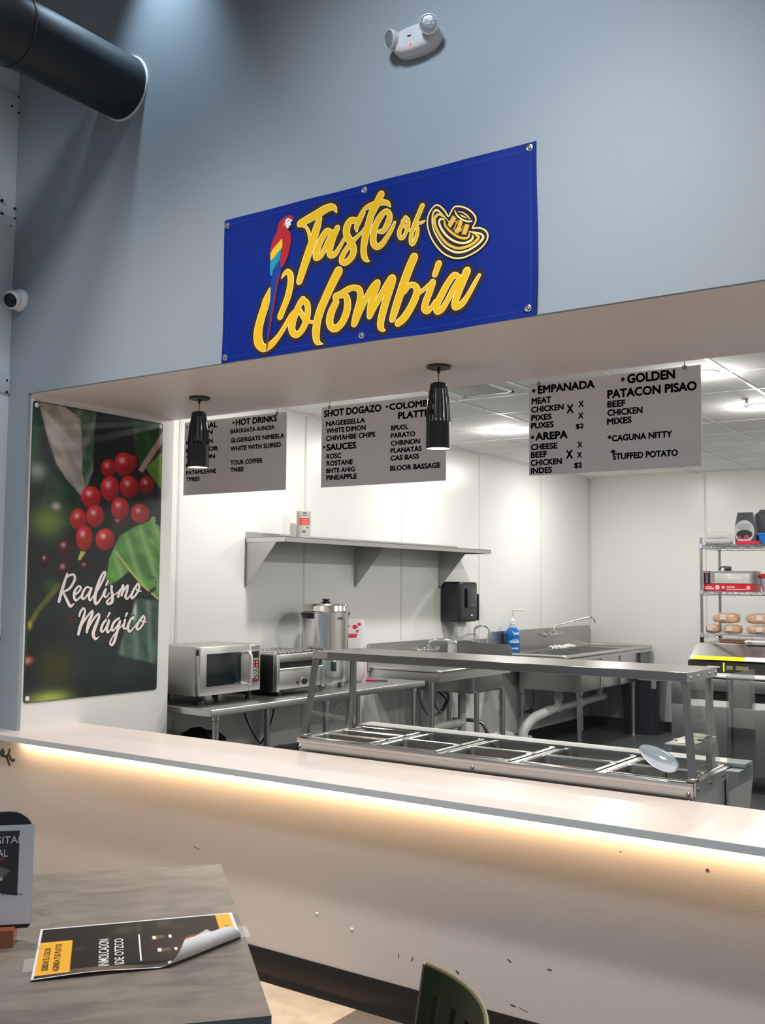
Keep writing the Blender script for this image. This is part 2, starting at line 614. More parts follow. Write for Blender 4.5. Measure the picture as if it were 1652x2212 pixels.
HAT_FILL=[[1147,435],[1132,458],[1114,479],[1096,489],[1080,484],[1062,464],[1054,440],[1055,412],[1067,373],[1088,337],[1115,305],[1144,283],[1177,268],[1209,264],[1246,270],[1280,283],[1305,303],[1314,323],[1309,342],[1292,357],[1271,365],[1252,368],[1263,388],[1265,404],[1252,426],[1230,446],[1204,460],[1178,466],[1167,459],[1156,445]]
HAT_CREAM=[[[1152,409,3.1],[1132,435,2.7],[1110,459,5.6],[1094,470,9.2],[1080,461,7.2],[1075,432,5.8],[1081,396,5.4],[1099,361,6.1],[1124,327,6.7],[1155,302,7.3],[1188,288,8.6],[1227,287,8.2],[1263,298,8.7],[1288,314,10.0],[1295,328,9.2],[1280,342,6.3],[1252,352,5.6],[1235,357,3.8]],[[1130,425,3.8],[1112,431,8.9],[1106,418,9.0],[1117,391,9.1],[1141,359,8.5],[1174,333,8.2],[1209,319,8.6],[1237,320,9.6],[1252,330,9.1],[1250,340,4.2]],[[1176,451,4.1],[1183,434,5.8],[1204,412,6.4],[1230,398,6.5],[1248,395,5.8]],[[1189,443,2.8],[1209,437,3.6],[1230,419,4.6],[1241,403,3.8]]]
HAT_YELLOW=[[[1136,428,2.8],[1110,449,9.3],[1094,448,13.9],[1085,434,14.0],[1090,406,11.7],[1110,367,11.0],[1137,334,10.3],[1170,311,10.1],[1198,302,10.8],[1237,304,11.6],[1265,316,12.1],[1276,328,11.7],[1263,342,7.2],[1252,348,2.7]],[[1130,417,8.8],[1132,403,8.1],[1152,378,9.4],[1181,353,9.1],[1209,338,9.3],[1231,336,9.6],[1237,347,9.1]],[[1200,430,3.6],[1213,420,7.2],[1228,411,2.2]],[[1198,404,13.0],[1199,396,19.4],[1194,386,16.1],[1192,376,20.8],[1183,372,18.2],[1189,363,5.8]],[[1187,410,4.6],[1176,389,4.2],[1168,379,4.2]],[[1160,425,2.8],[1187,400,2.8]],[[1202,365,3.5],[1211,382,3.1],[1233,368,2.2]]]
HAT_BANDS=[[[1167,435],[1183,419],[1156,387],[1143,403]],[[1220,390],[1239,383],[1224,348],[1204,353]]]
PARROT={"red":[[376,588],[391,579],[391,568],[380,566],[371,545],[362,533],[368,525],[378,505],[379,478],[368,426],[352,396],[332,370],[323,389],[323,416],[332,460],[331,494],[321,489],[281,460],[267,440],[264,449],[272,484],[289,515],[303,538],[308,562],[325,581],[353,590]],"yellow":[[327,495],[331,492],[331,460],[305,440],[294,428],[271,413],[267,417],[268,444],[284,464],[304,478]],"teal":[[331,461],[325,441],[320,411],[303,392],[289,376],[280,363],[274,343],[265,361],[268,414],[294,428],[306,441]],"blue":[[274,343],[289,376],[303,392],[320,411],[327,366],[313,308],[295,243],[278,189],[261,135],[267,225],[269,303]],"tail":[[312,353],[320,340],[303,264],[290,199],[274,111],[263,34],[257,35],[264,124],[281,211],[294,277]],"white":[[348,575],[365,578],[377,570],[388,564],[377,557],[380,545],[371,545],[360,533],[348,554]],"beak":[[377,555],[384,538],[376,532],[363,532],[372,545]],"orange":[[334,563],[343,566],[348,556],[340,546],[334,551]]}
GROMMETS=[[17,615],[755,619],[1481,621],[1477,30],[747,28],[21,25]]
SCRIPT_STROKES=[[[245,658,12.9],[229,612,19.3],[210,555,21.3],[198,513,19.2]],[[219,601,6.3],[245,640,12.0],[282,653,14.4],[296,630,17.6],[267,583,16.4],[227,562,11.5]],[[223,559,12.3],[243,527,17.2],[271,487,18.5],[297,500,6.2]],[[297,544,10.0],[323,562,12.5],[337,583,13.3],[320,591,11.6],[298,566,17.3],[294,537,17.5],[307,516,12.5],[337,537,10.5],[354,562,10.8]],[[403,580,11.1],[376,587,11.5],[354,562,16.7],[346,533,16.9],[360,524,11.7],[386,551,10.8],[405,578,13.1]],[[408,580,15.8],[393,540,18.1],[401,515,11.6],[423,540,9.7],[444,573,9.8]],[[427,536,9.8],[467,595,13.5],[497,650,16.1],[497,672,11.2],[476,653,15.7],[448,591,20.5],[433,529,22.9],[443,496,16.3],[474,525,12.5],[500,573,10.0]],[[506,576,16.3],[496,543,17.7],[511,532,9.8],[531,554,8.9]],[[521,621,13.8],[509,599,13.8]],[[547,591,19.0],[547,569,16.5],[555,539,21.3],[552,506,20.7],[526,495,14.0],[516,506,14.0],[539,528,10.7],[572,547,8.4],[600,565,8.6]],[[606,569,16.8],[595,536,19.1]],[[597,539,10.4],[621,588,13.2],[629,599,12.0],[631,580,17.0],[620,543,18.3]],[[621,547,10.2],[650,588,12.9],[663,595,15.2],[659,569,17.1],[648,535,18.5],[662,522,12.0],[686,546,9.2]],[[736,607,14.2],[707,573,16.7],[690,539,18.7],[699,526,12.9],[728,550,15.2],[748,588,16.1],[736,608,10.7],[722,592,11.0],[732,569,9.4],[763,565,6.9]],[[332,433,13.3],[339,454,15.3],[357,474,11.0],[369,457,14.4],[355,411,20.1],[339,369,22.2],[330,337,18.7]],[[341,372,10.8],[382,425,13.0],[416,458,11.9],[419,442,18.2],[396,396,20.3],[385,347,17.2]],[[388,356,9.7],[427,413,13.2],[459,441,13.1],[465,423,18.5],[442,373,22.9],[429,333,22.8],[445,307,15.5],[468,318,6.6]],[[515,409,13.4],[493,386,17.4],[481,353,17.5],[499,347,12.6],[521,378,11.5],[534,407,11.7]],[[535,401,16.5],[522,359,18.8],[531,339,12.3],[557,366,9.9]],[[538,445,13.8],[524,424,10.1]],[[606,416,13.0],[572,395,17.2],[556,362,18.1],[565,348,12.0],[597,376,12.8],[613,401,13.2]],[[612,394,18.3],[594,339,20.1],[576,287,19.8],[558,269,13.6],[547,285,13.3],[570,321,10.1],[612,360,9.0],[642,386,9.0]],[[649,404,17.0],[640,367,18.4],[655,355,10.6],[677,379,9.4]],[[662,441,15.4],[652,423,10.5]],[[710,405,10.9],[712,421,10.7],[688,403,16.7],[671,362,20.6],[687,339,14.5],[719,365,10.2],[743,390,9.5]],[[782,424,14.3],[753,394,17.0],[735,360,19.0],[750,349,13.3],[779,374,15.6],[794,408,16.3],[782,426,10.7],[769,409,11.1],[779,390,8.9],[811,390,6.9]]]
CHERRIES=[[227,789,60,62,1],[103,724,36,43,2],[226,679,59,53,2],[362,699,45,32,2],[591,946,61,42,1.5],[677,1293,37,47,0.6],[503,1243,53,54,0],[788,1174,57,56,0.6],[616,1277,76,70,0],[519,1132,69,72,0],[657,1153,72,66,0],[388,1076,71,62,0],[308,949,56,61,0],[420,973,63,65,0],[594,1026,67,66,0],[743,1007,73,59,0.2],[351,852,58,71,0.1],[494,848,68,64,0.1]]
LEAVES={"leafA":[[29,1551],[204,1544],[305,1491],[321,1347],[326,1212],[347,1105],[326,1074],[229,1153],[157,1231],[100,1348],[59,1466]],"leafA2":[[204,1544],[407,1542],[396,1402],[396,1218],[350,1107],[326,1212],[321,1347],[305,1491]],"leafB":[[122,1183],[230,1131],[321,1066],[323,1003],[260,910],[164,896],[66,1013],[92,1137]],"leafD":[[669,1532],[902,1539],[903,1484],[740,1280],[686,1390]],"leafD2":[[775,1274],[907,1386],[914,1150],[838,1212]],"leafE":[[594,871],[702,928],[814,968],[838,998],[865,990],[859,956],[921,934],[930,515],[775,592],[673,677],[579,615],[503,591],[527,748]],"leafF":[[740,521],[920,505],[918,138],[605,212],[671,395]],"stem":[[903,1502],[905,1440],[754,1243],[721,1259]],"brown":[[905,1440],[907,1391],[803,1296],[754,1243]],"curl":[[738,573],[802,554],[878,593],[870,641],[837,641],[799,650],[869,646],[883,622],[878,573],[815,535],[739,545]],"branch":[[11,395],[46,462],[185,612],[213,595],[77,453],[15,361]],"tip":[[331,779],[363,775],[327,730],[311,734]]}
BLOBS={"lt":[33,1184],"gl":[110,929],"bk":[160,1010],"gb":[192,164],"pk":[16,213],"bl":[156,8],"ye":[21,395],"gg":[144,590],"streak":[724,451],"pk2":[273,414],"tl":[11,1355]}
VEIN=[[573,782],[673,686],[775,597],[906,515]]
MENU_TEXT={"M1":[[["HOT DRINKS",0.407,0.381,0.306,0.0369],["BAROUIATA AUNOIA",0.368,0.338,0.33,0.026],["GLGIERGATE NIMEELA",0.369,0.285,0.398,0.0268],["WHITE WITH SUIRED",0.37,0.237,0.374,0.0276],["TOUR COFFER",0.372,0.157,0.241,0.0276],["TNIEE",0.373,0.117,0.101,0.0267],["GREPAAL",0.037,0.384,0.227,0.0347],["MEEJIN",0.056,0.338,0.173,0.0368],["NAZOEBN",0.016,0.296,0.215,0.026],["POREEAOR",0.017,0.249,0.257,0.0269],["WERISON",0.019,0.205,0.232,0.026],["HILO",0.02,0.163,0.095,0.0251],["PATAMLEANE",0.021,0.12,0.24,0.025],["TMEES",0.023,0.08,0.11,0.0259]],[[0.389,0.4,0.0076],[0.02,0.404,0.0061]]],"M2":[[["SHOT DOGAZO",0.015,0.375,0.372,0.0386],["NAGEESELLA",0.03,0.325,0.256,0.028],["WHITE DIMON",0.032,0.286,0.258,0.028],["CHIVIAHBE CHIPS",0.031,0.246,0.32,0.028],["SAUCES",0.034,0.194,0.197,0.036],["ROSC",0.036,0.15,0.097,0.0279],["ROSTANE",0.037,0.112,0.173,0.0279],["BHTE AHIG",0.035,0.074,0.188,0.026],["PINEAPPLE",0.036,0.036,0.201,0.0278],["COLOMBIA",0.436,0.376,0.284,0.0347],["PLATTER",0.491,0.325,0.22,0.0366],["BPUOL",0.448,0.27,0.106,0.0268],["PARATO",0.447,0.231,0.148,0.0268],["CHBINON",0.448,0.192,0.176,0.0267],["PLANATAS",0.446,0.154,0.188,0.0267],["CAS BASS",0.446,0.116,0.173,0.0267],["BLOOR BASSAGE",0.445,0.064,0.297,0.0275]],[[0.019,0.215,0.0077],[0.422,0.396,0.0074]]],"M3":[[["EMPANADA",0.046,0.379,0.281,0.0379],["MEAT",0.014,0.332,0.1,0.0306],["CHICKEN",0.012,0.293,0.164,0.0285],["PIXES",0.012,0.254,0.104,0.0284],["PUXES",0.011,0.217,0.115,0.0289],["AREPA",0.033,0.161,0.162,0.0367],["CHEESE",0.01,0.117,0.134,0.0289],["BEEF",0.01,0.081,0.082,0.0288],["CHICKEN",0.009,0.044,0.157,0.0288],["INDES",0.01,0.007,0.107,0.0288],["X",0.19,0.275,0.034,0.0403],["X",0.186,0.067,0.034,0.04],["X",0.248,0.298,0.026,0.0282],["X",0.246,0.245,0.026,0.0282],["$2",0.235,0.197,0.038,0.0266],["X",0.242,0.114,0.024,0.0265],["X",0.24,0.068,0.024,0.0265],["$2",0.226,0.019,0.038,0.028],["GOLDEN",0.479,0.382,0.214,0.0425],["PATACON PISAO",0.386,0.323,0.4,0.0404],["BEEF",0.386,0.283,0.084,0.0302],["CHICKEN",0.386,0.245,0.162,0.0302],["MIXES",0.384,0.206,0.114,0.0302],["CAGUNA NITTY",0.406,0.13,0.272,0.029],["STUFFED POTATO",0.409,0.048,0.293,0.0289],["*",0.4,0.075,0.023,0.02]],[[0.025,0.396,0.009],[0.018,0.178,0.0089],[0.459,0.404,0.009],[0.395,0.151,0.0085]]]}
# ================================================================== the room
XJ, XC, XW, YB, ZS, ZC, ZK = -4.454, -4.615, -4.80, 7.98, 2.557, 0.847, 2.851
XR = 1.7
PAINT = mat('grey_blue_wall_paint', (0.29, 0.325, 0.35), 0.55, bump=0.12, bscale=160)
PALE = mat('pale_wall_paint', (0.60, 0.54, 0.495), 0.55, bump=0.15, bscale=140)
WHITEW = mat('white_gloss_panel', (0.80, 0.80, 0.775), 0.30, bump=0.05, bscale=90)
JAMBW = mat('white_wall_paint', (0.78, 0.77, 0.75), 0.5, bump=0.06, bscale=140)
SOFF = mat('soffit_paint', (0.86, 0.79, 0.735), 0.5, bump=0.06, bscale=140)
SEAM = mat('seam_cap', (0.66, 0.66, 0.63), 0.4)

mb = MB()
mb.box(XC, XR, 0, 0.02, ZS, 5.5)
mb.box(XC, XJ, 0, 0.02, ZC, ZS)
struct(mb.build('wall_front', PAINT))
mb = MB()
mb.box(XJ, XR, 0.02, 1.02, ZS, 2.95)
struct(mb.build('ceiling_soffit', SOFF))
mb = MB()
mb.box(-5.0, XJ, 0.02, 1.02, 0, 2.95)
struct(mb.build('wall_jamb', JAMBW))
# half wall under the counter, with its scuffs
mb = MB()
mb.box(XC, XR, 0, 0.12, 0, ZC - 0.026)
SC_M = mat('scuff', (0.10, 0.075, 0.06), 0.6)
for i, (x, z, a, b, t) in enumerate([(-2.151, .226, .0025, .009, .2), (-2.092, .227, .0025, .011, -.5), (-1.9, .222, .009, .0045, -.6), (-1.693, .305, .010, .003, -.5), (-1.679, .158, .012, .003, -.1),
                                     (-1.64, .153, .022, .0012, -.25), (-1.541, .307, .009, .003, 0), (-1.006, .722, .006, .006, 0), (-3.193, .461, .022, .002, -.2), (-1.288, .735, .004, .003, 0)]):
    n = 10
    mb.add([(x + a * math.cos(k * 2 * math.pi / n) * math.cos(t) - b * math.sin(k * 2 * math.pi / n) * math.sin(t), -0.0006, z + a * math.cos(k * 2 * math.pi / n) * math.sin(t) + b * math.sin(k * 2 * math.pi / n) * math.cos(t)) for k in range(n)], [tuple(range(n))], 1)
for x, z in ((-2.366, .282), (-2.535, .309)):
    mb.ball((x, -0.001, z), (.006, .004, .006), 10, 6, 2)
struct(mb.build('wall_counter', [PALE, SC_M, WHITEP]))
# black cove base along the counter
mb = MB()
mb.prism([(0, 0), (-0.022, 0), (-0.020, 0.004), (-0.011, 0.013), (-0.007, 0.03), (-0.007, 0.118), (-0.004, 0.122), (0, 0.122)], lambda a, b, t: (t, a, b), XC, XR)
struct(mb.build('baseboard_front', mat('black_cove_base', (0.010, 0.008, 0.007), 0.28)))
# hall left wall: white boards with screwed battens
BOARD = mat('white_board', (0.68, 0.72, 0.75), 0.5, bump=0.1, bscale=60)
mb = MB()
mb.box(XC - 0.12, XC, -7.0, 0.02, 0, 5.5)
rr = random.Random(7)
HOLE = mat('screw_hole', (0.02, 0.022, 0.026), 0.5)
for (y, z, s) in [(-.087, 3.573, .012), (-.084, 3.505, .012), (-.032, 3.453, .007), (-.008, 3.555, .009), (-.006, 3.501, .009), (-.049, 4.096, .010), (-.012, 4.159, .010), (-.009, 4.074, .010), (-.022, 2.636, .010), (-.002, 2.628, .006), (-.02, 2.575, .011)]:
    mb.cyl((XC + 0.002, y, z), (XC + 0.0125, y, z), s * .68, seg=12, mi=1)
struct(mb.build('wall_left', [BOARD, HOLE]))
for i, (z0, z1) in enumerate(((3.997, 4.174), (3.388, 3.499), (2.572, 2.682), (1.307, 1.373))):
    mb = MB()
    mb.box(XC, XC + 0.012, -7.0, -0.001, z0, z1, 0.002)
    struct(mb.build('trim_%d' % (i + 1), BOARD))
# hall ceiling and floors
mb = MB()
mb.box(XC - .12, XR, -7.0, 0.02, 5.5, 5.55)
struct(mb.build('ceiling_hall', mat('dark_deck', (0.035, 0.037, 0.042), 0.8)))


def tile_floor_mat():
    m = mat('beige_floor_tile', (0.50, 0.42, 0.33), 0.32, noise=0.16, nscale=14, bump=0.03, bscale=40)
    return m


mb = MB()
mb.box(-7.5, -2.325, -7.0, 0.0, -0.05, 0)
struct(mb.build('floor', tile_floor_mat()))
mb = MB()
mb.box(-2.325, 2.5, -7.0, 0.0, -0.05, 0)
m = mat('speckled_floor', (0.115, 0.098, 0.085), 0.7, noise=0.75, nscale=330)
struct(mb.build('floor', m))
mb = MB()
mb.box(-5.0, XR, 0.0, YB + .1, -0.05, 0)
struct(mb.build('floor_kitchen', mat('dark_quarry_floor', (0.060, 0.064, 0.072), 0.42, noise=0.25, nscale=30, bump=0.05, bscale=90)))
# kitchen walls
mb = MB()
mb.box(XW - 0.1, XW, 1.02, YB + 0.1, 0, ZK)
for y in (1.411, 2.699, 4.009, 5.355, 6.697):
    mb.box(XW, XW + 0.0025, y - 0.011, y + 0.011, 0.1, ZK, 0.001, 1, 1)
struct(mb.build('wall_kitchen_left', [WHITEW, SEAM]))
mb = MB()
mb.box(XW, XR, YB, YB + 0.1, 0, ZK)
for x in (-3.444, -2.15, -0.85, 0.45):
    mb.box(x - 0.011, x + 0.011, YB - 0.0025, YB, 0.1, ZK, 0.001, 1, 1)
mb.box(XW, XW + 0.022, YB - 0.022, YB, 0.1, ZK, 0.004, 1, 1)
struct(mb.build('wall_kitchen_back', [WHITEW, SEAM]))
mb = MB()
mb.box(XR, XR + .1, 0.0, YB, 0, 2.95)
struct(mb.build('wall_kitchen_right', WHITEW))
mb = MB()
mb.box(XW, XW + 0.008, 1.02, YB, 0, 0.108)
mb.box(XW, XR, YB - 0.008, YB, 0, 0.108)
struct(mb.build('baseboard_kitchen', RUBBER))
# lay-in ceiling, 2 ft tiles on white tees
TILE = mat('ceiling_tile', (0.86, 0.86, 0.84), 0.8, noise=0.03, nscale=300)
TEE = mat('ceiling_tee', (0.88, 0.88, 0.87), 0.45)
GAP = mat('ceiling_shadow_gap', (0.32, 0.32, 0.31), 0.8)
mb = MB()
mb.box(XW, XR, 1.02, YB, ZK, ZK + 0.05)
ys = [2.75 + 0.61 * k for k in range(-2, 9)]
xs = [-3.525 + 0.61 * k for k in range(-2, 9)]
for y in ys:
    if 1.05 < y < YB - .02:
        mb.box(XW, XR, y - 0.011, y + 0.011, ZK - 0.003, ZK, 0, 1, 1)
        mb.box(XW, XR, y + 0.011, y + 0.0155, ZK - 0.0012, ZK, 0, 1, 2)
for x in xs:
    if XW < x < XR:
        mb.box(x - 0.011, x + 0.011, 1.02, YB, ZK - 0.0031, ZK, 0, 1, 1)
        mb.box(x + 0.011, x + 0.0145, 1.02, YB, ZK - 0.0012, ZK, 0, 1, 2)
for (a, b, c, d) in ((XW, XW + .02, 1.02, YB), (XW, XR, YB - .02, YB)):
    mb.box(a, b, c, d, ZK - 0.006, ZK, 0, 1, 1)
struct(mb.build('ceiling', [TILE, TEE, GAP]))

# ------------------------------------------------------------------ counter top and its light
mb = MB()
mb.prism([(XC, -0.127), (XR, -0.127), (XR, 0.388), (XJ, 0.388), (XJ, 0.0), (XC, 0.0)], lambda a, b, t: (a, b, t), ZC - 0.026, ZC)
ct = mb.build('countertop', mat('counter_laminate', (0.62, 0.55, 0.50), 0.33, noise=0.02, nscale=9, bump=0.02, bscale=50))
tag(ct, 'long pale pinkish serving counter top over the lit half wall', 'countertop')
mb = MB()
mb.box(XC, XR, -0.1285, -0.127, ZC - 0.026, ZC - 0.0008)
mb.build('edge_band', mat('counter_edge_cool_light', (0.50, 0.53, 0.545), .45), ct, 'front edge strip tinted for the cooler light')  # cooler light on the counter's front edge, put into this strip's colour
LED = mat('warm_led_strip', (1, 0.8, 0.5), 0.5, emit=(1.0, 0.71, 0.40), estr=85)
mb = MB()
mb.box(-4.40, XR - .05, -0.026, -0.016, ZC - 0.0335, ZC - 0.0265, mi=0)
led = mb.build('led_strip', LED)
tag(led, 'glowing warm light strip running under the counter edge', 'light strip')
# handwriting on the half wall beside the hall wall
strk = [[(0, 28, 9), (12, 40, 8), (26, 52, 9), (34, 40, 10), (20, 24, 9), (34, 26, 8), (50, 22, 8)], [(84, 60, 7), (70, 30, 8), (62, 20, 8), (84, -14, 9)], [(84, 30, 8), (92, 16, 9), (112, 8, 8), (124, 12, 8)]]
strk = [[(a, b, c * 1.7) for a, b, c in q] for q in strk]
wl = strokes_mesh(strk, lambda u, v: (-4.588 + u, -0.0012, 0.690 + v), 0, 0.001).build('wall_lettering', INK, flat=True)
tag(wl, 'black handwritten word fragment on the half wall under the counter at far left', 'lettering')

# ------------------------------------------------------------------ round black duct through the front wall
t = thing('air_duct', 'large round black ventilation duct entering the grey wall at upper left', 'duct', (-3.78, 0, 3.985))
BD = mat('duct_paint', (0.0085, 0.012, 0.016), 0.45, noise=0.35, nscale=5)
mb = MB()
for (a, b, r) in ((-0.003, -1.05, .153), (-1.05, -2.2, .157), (-2.2, -4.5, .153)):
    mb.cyl((-3.78, a, 3.985), (-3.78, b, 3.985), r, seg=56)
mb.build('duct_tube', BD, t)
for y in (-0.62, -1.05, -1.32):
    mb = MB()
    mb.lathe([(.1535, -.006), (.1585, -.004), (.1595, 0), (.1585, .004), (.1535, .006)], (-3.78, y, 3.985), 56, axis=(0, 1, 0))
    mb.build('duct_seam', BD, t)
mb = MB()
mb.lathe([(.1525, 0), (.160, 0.0), (.1585, -.006), (.1525, -.008)], (-3.78, -0.0005, 3.985), 56, axis=(0, 1, 0))
mb.build('caulk_ring', mat('white_caulk', (0.75, 0.76, 0.77), 0.5), t, 'white caulk ring where the duct meets the wall')
mb = MB()
mb.tube([(-3.78, -1.46, 4.13), (-3.78, -1.46, 5.48)], 0.009)
mb.lathe([(.157, -.012), (.162, -.012), (.162, .012), (.157, .012)], (-3.78, -1.46, 3.985), 48, axis=(0, 1, 0))
mb.build('hanger_strap', BLACKM, t)

# ------------------------------------------------------------------ emergency light
t = thing('emergency_light', 'white twin head emergency light high on the grey wall', 'emergency light', (-2.085, -0.002, 3.702))
EW = mat('emergency_white', (0.62, 0.60, 0.62), 0.35)
mb = MB()
prof = []
n = 28
vs, fs = [], []
for j in range(7):
    f = j / 6
    k = 1 - 0.45 * f ** 3
    for i in range(n):
        a = 2 * math.pi * i / n
        c, s = math.cos(a), math.sin(a)
        ex = 0.106 * k * math.copysign(abs(c) ** 0.72, c)
        ez = 0.056 * k * math.copysign(abs(s) ** 0.9, s)
        vs.append((-2.085 + ex, -0.002 - 0.062 * math.sin(f * math.pi / 2), 3.702 + ez))
for j in range(6):
    for i in range(n):
        fs.append((j * n + i, j * n + (i + 1) % n, (j + 1) * n + (i + 1) % n, (j + 1) * n + i))
fs.append(tuple(range(6 * n, 7 * n)))
fs.append(tuple(range(n)))
mb.add(vs, fs)
mb.build('housing', EW, t)
LENS = mat('faceted_lens', (0.40, 0.45, 0.48), 0.25, 0.6, bump=1.0, bscale=220)
for c, ax in (((-2.176, -0.062, 3.718), (-0.45, -0.88, -0.16)), ((-1.995, -0.078, 3.716), (0.36, -0.86, -0.36))):
    mb = MB()
    ax = Vector(ax).normalized()
    mb.lathe([(.016, -.036), (.029, -.025), (.037, 0), (.037, .012), (.033, .014), (.033, .010), (.0, .010)], c, 28, axis=ax)
    h = mb.build('lamp_head', EW, t)
    mb = MB()
    mb.lathe([(.033, .0105), (.028, .013), (.016, .0155), (0, .0165)], c, 28, axis=ax)
    mb.build('lens', LENS, h, 'clear faceted lens')
mb = MB()
mb.ball((-2.088, -0.0625, 3.672), (.006, .004, .006), 12, 8)
mb.build('indicator', mat('red_indicator', (0.8, 0.05, 0.05), 0.3, emit=(1, 0.05, 0.04), estr=1.2), t, 'red indicator light')
mb = MB()
mb.box(-2.102, -2.086, -0.0655, -0.060, 3.705, 3.710)
mb.build('test_slot', BLACK, t)

# ------------------------------------------------------------------ dome camera
t = thing('security_camera', 'white turret security camera with black lens in the wall corner', 'camera', (-4.535, -0.001, 3.052))
mb = MB()
mb.lathe([(.058, 0), (.058, .018), (.052, .026), (.03, .030), (0, .030)], (-4.535, -0.001, 3.052), 32, axis=(0, -1, 0))
mb.build('mount_base', WHITEP, t)
ax = Vector((0.34, -0.86, -0.38)).normalized()
c = Vector((-4.537, -0.045, 3.048))
mb = MB()
mb.lathe([(.02, -.045), (.042, -.03), (.050, 0), (.047, .020), (.040, .032), (.036, .034)], c, 32, axis=ax)
b = mb.build('turret_ball', WHITEP, t)
mb = MB()
mb.lathe([(.0375, .031), (.036, .036), (.02, .042), (0, .044)], c, 32, axis=ax)
mb.build('lens_cover', mat('black_lens', (0.006, 0.007, 0.010), 0.08), b, 'glossy black lens cover')
# ================================================================== banner
BX, BZ, BW, BH = -3.0905, 2.5505, 1.5085, 0.641


def bfn(u, v, off=0.0):
    """banner cloth point: hangs a little off the wall, sagging between its grommets"""
    s, t = u / BW, v / BH
    d = 0.006 + 0.010 * (1 - t) + 0.003 * math.sin(s * 9.0 + t * 2) + 0.002 * math.sin(s * 23 + 1)
    dz = 0.003 * math.sin(s * 2 * math.pi * 1.0) - 0.004 * math.sin(s * math.pi * 2) ** 2 * (1 - t)
    dx = 0.004 * math.sin(t * 5)
    return (BX + u + dx, -d - off, BZ + v + dz)


t = thing('banner', 'blue vinyl banner reading Taste of Colombia on the grey wall', 'banner', (BX, 0, BZ))
mb = MB()
nx, ny = 96, 40
vs, fs = [], []
for side, o in ((0, 0.0), (1, -0.0008)):
    for j in range(ny + 1):
        for i in range(nx + 1):
            vs.append(bfn(BW * i / nx, BH * j / ny, o))
n1 = (nx + 1) * (ny + 1)
for j in range(ny):
    for i in range(nx):
        a = j * (nx + 1) + i
        fs.append((a, a + 1, a + nx + 2, a + nx + 1))
        fs.append((n1 + a, n1 + a + nx + 1, n1 + a + nx + 2, n1 + a + 1))
rim = [i for i in range(nx + 1)] + [j * (nx + 1) + nx for j in range(1, ny + 1)] + [ny * (nx + 1) + i for i in range(nx - 1, -1, -1)] + [j * (nx + 1) for j in range(ny - 1, 0, -1)]
for a, b in zip(rim, rim[1:] + rim[:1]):
    fs.append((a, n1 + a, n1 + b, b))
mb.add(vs, fs)
BLUE = mat('banner_blue', s255(0, 33, 118), 0.6, 0.0, 0.2, noise=0.06, nscale=3, bump=0.1, bscale=500)
mb.build('banner_cloth', BLUE, t)
mb = MB()
HEM = mat('hem_stitch', s255(30, 68, 165), 0.5)
hb = 0.024
for k in range(120):
    for (v) in (hb, BH - hb):
        u = hb + (BW - 2 * hb) * k / 120
        L = (BW - 2 * hb) / 120 * .8
        mb.add([bfn(u, v - .0009, .0006), bfn(u + L, v - .0009, .0006), bfn(u + L, v + .0009, .0006), bfn(u, v + .0009, .0006)], [(0, 1, 2, 3)])
for k in range(50):
    for (u) in (hb, BW - hb):
        v = hb + (BH - 2 * hb) * k / 50
        L = (BH - 2 * hb) / 50 * .8
        mb.add([bfn(u - .0009, v, .0006), bfn(u + .0009, v, .0006), bfn(u + .0009, v + L, .0006), bfn(u - .0009, v + L, .0006)], [(0, 1, 2, 3)])
mb.build('hem_stitching', HEM, t, flat=True)
BROWN = mat('banner_brown', s255(48, 30, 28), 0.45)
GOLD = mat('banner_gold', s255(240, 184, 20), 0.42)
CREAM = mat('banner_cream', s255(250, 224, 150), 0.42)
strokes_mesh(BANNER_STROKES, lambda u, v: bfn(u, v, .0010), 0.0150).build('lettering_backing', BROWN, t, flat=True)
strokes_mesh(BANNER_STROKES, lambda u, v: bfn(u, v, .0016), 0.0010).build('lettering_rim', CREAM, t, flat=True)
strokes_mesh(BANNER_STROKES, lambda u, v: bfn(u, v, .0022), -0.0028).build('lettering', GOLD, t, 'gold brush lettering Taste of Colombia', flat=True)
# hat
mb = MB()
hp = [Vector((a, b, 0)) for a, b in HAT_FILL]
hs = catmull(hp, 5, True)
poly_fill(mb, [(p.x, p.y) for p in hs], lambda u, v: bfn(u, v, .0024))
h = mb.build('hat_print', mat('hat_dark', s255(38, 24, 34), 0.45), t, 'printed woven straw hat', flat=True)
closed = [tuple(p) + (15.0,) for p in [(a, b) for a, b in HAT_FILL]]
mbx = strokes_mesh([[(q.x, q.y, 16.0) for q in hs] + [(hs[0].x, hs[0].y, 16.0)]], lambda u, v: bfn(u, v, .0018), 0, k=2)
mbx.build('hat_edge', mat('hat_black', s255(20, 14, 22), 0.45), h, flat=True)
mbx = strokes_mesh([[(q.x, q.y, 6.0) for q in hs] + [(hs[0].x, hs[0].y, 6.0)]] + HAT_CREAM, lambda u, v: bfn(u, v, .0030), 0, k=4)
mbx.build('hat_stripes', CREAM, h, flat=True)
mbx = strokes_mesh(HAT_YELLOW, lambda u, v: bfn(u, v, .0031), 0, k=6)
for p in HAT_BANDS:
    poly_fill(mbx, p, lambda u, v: bfn(u, v, .0034))
mbx.build('hat_weave', mat('hat_gold', s255(232, 182, 70), 0.45), h, flat=True)
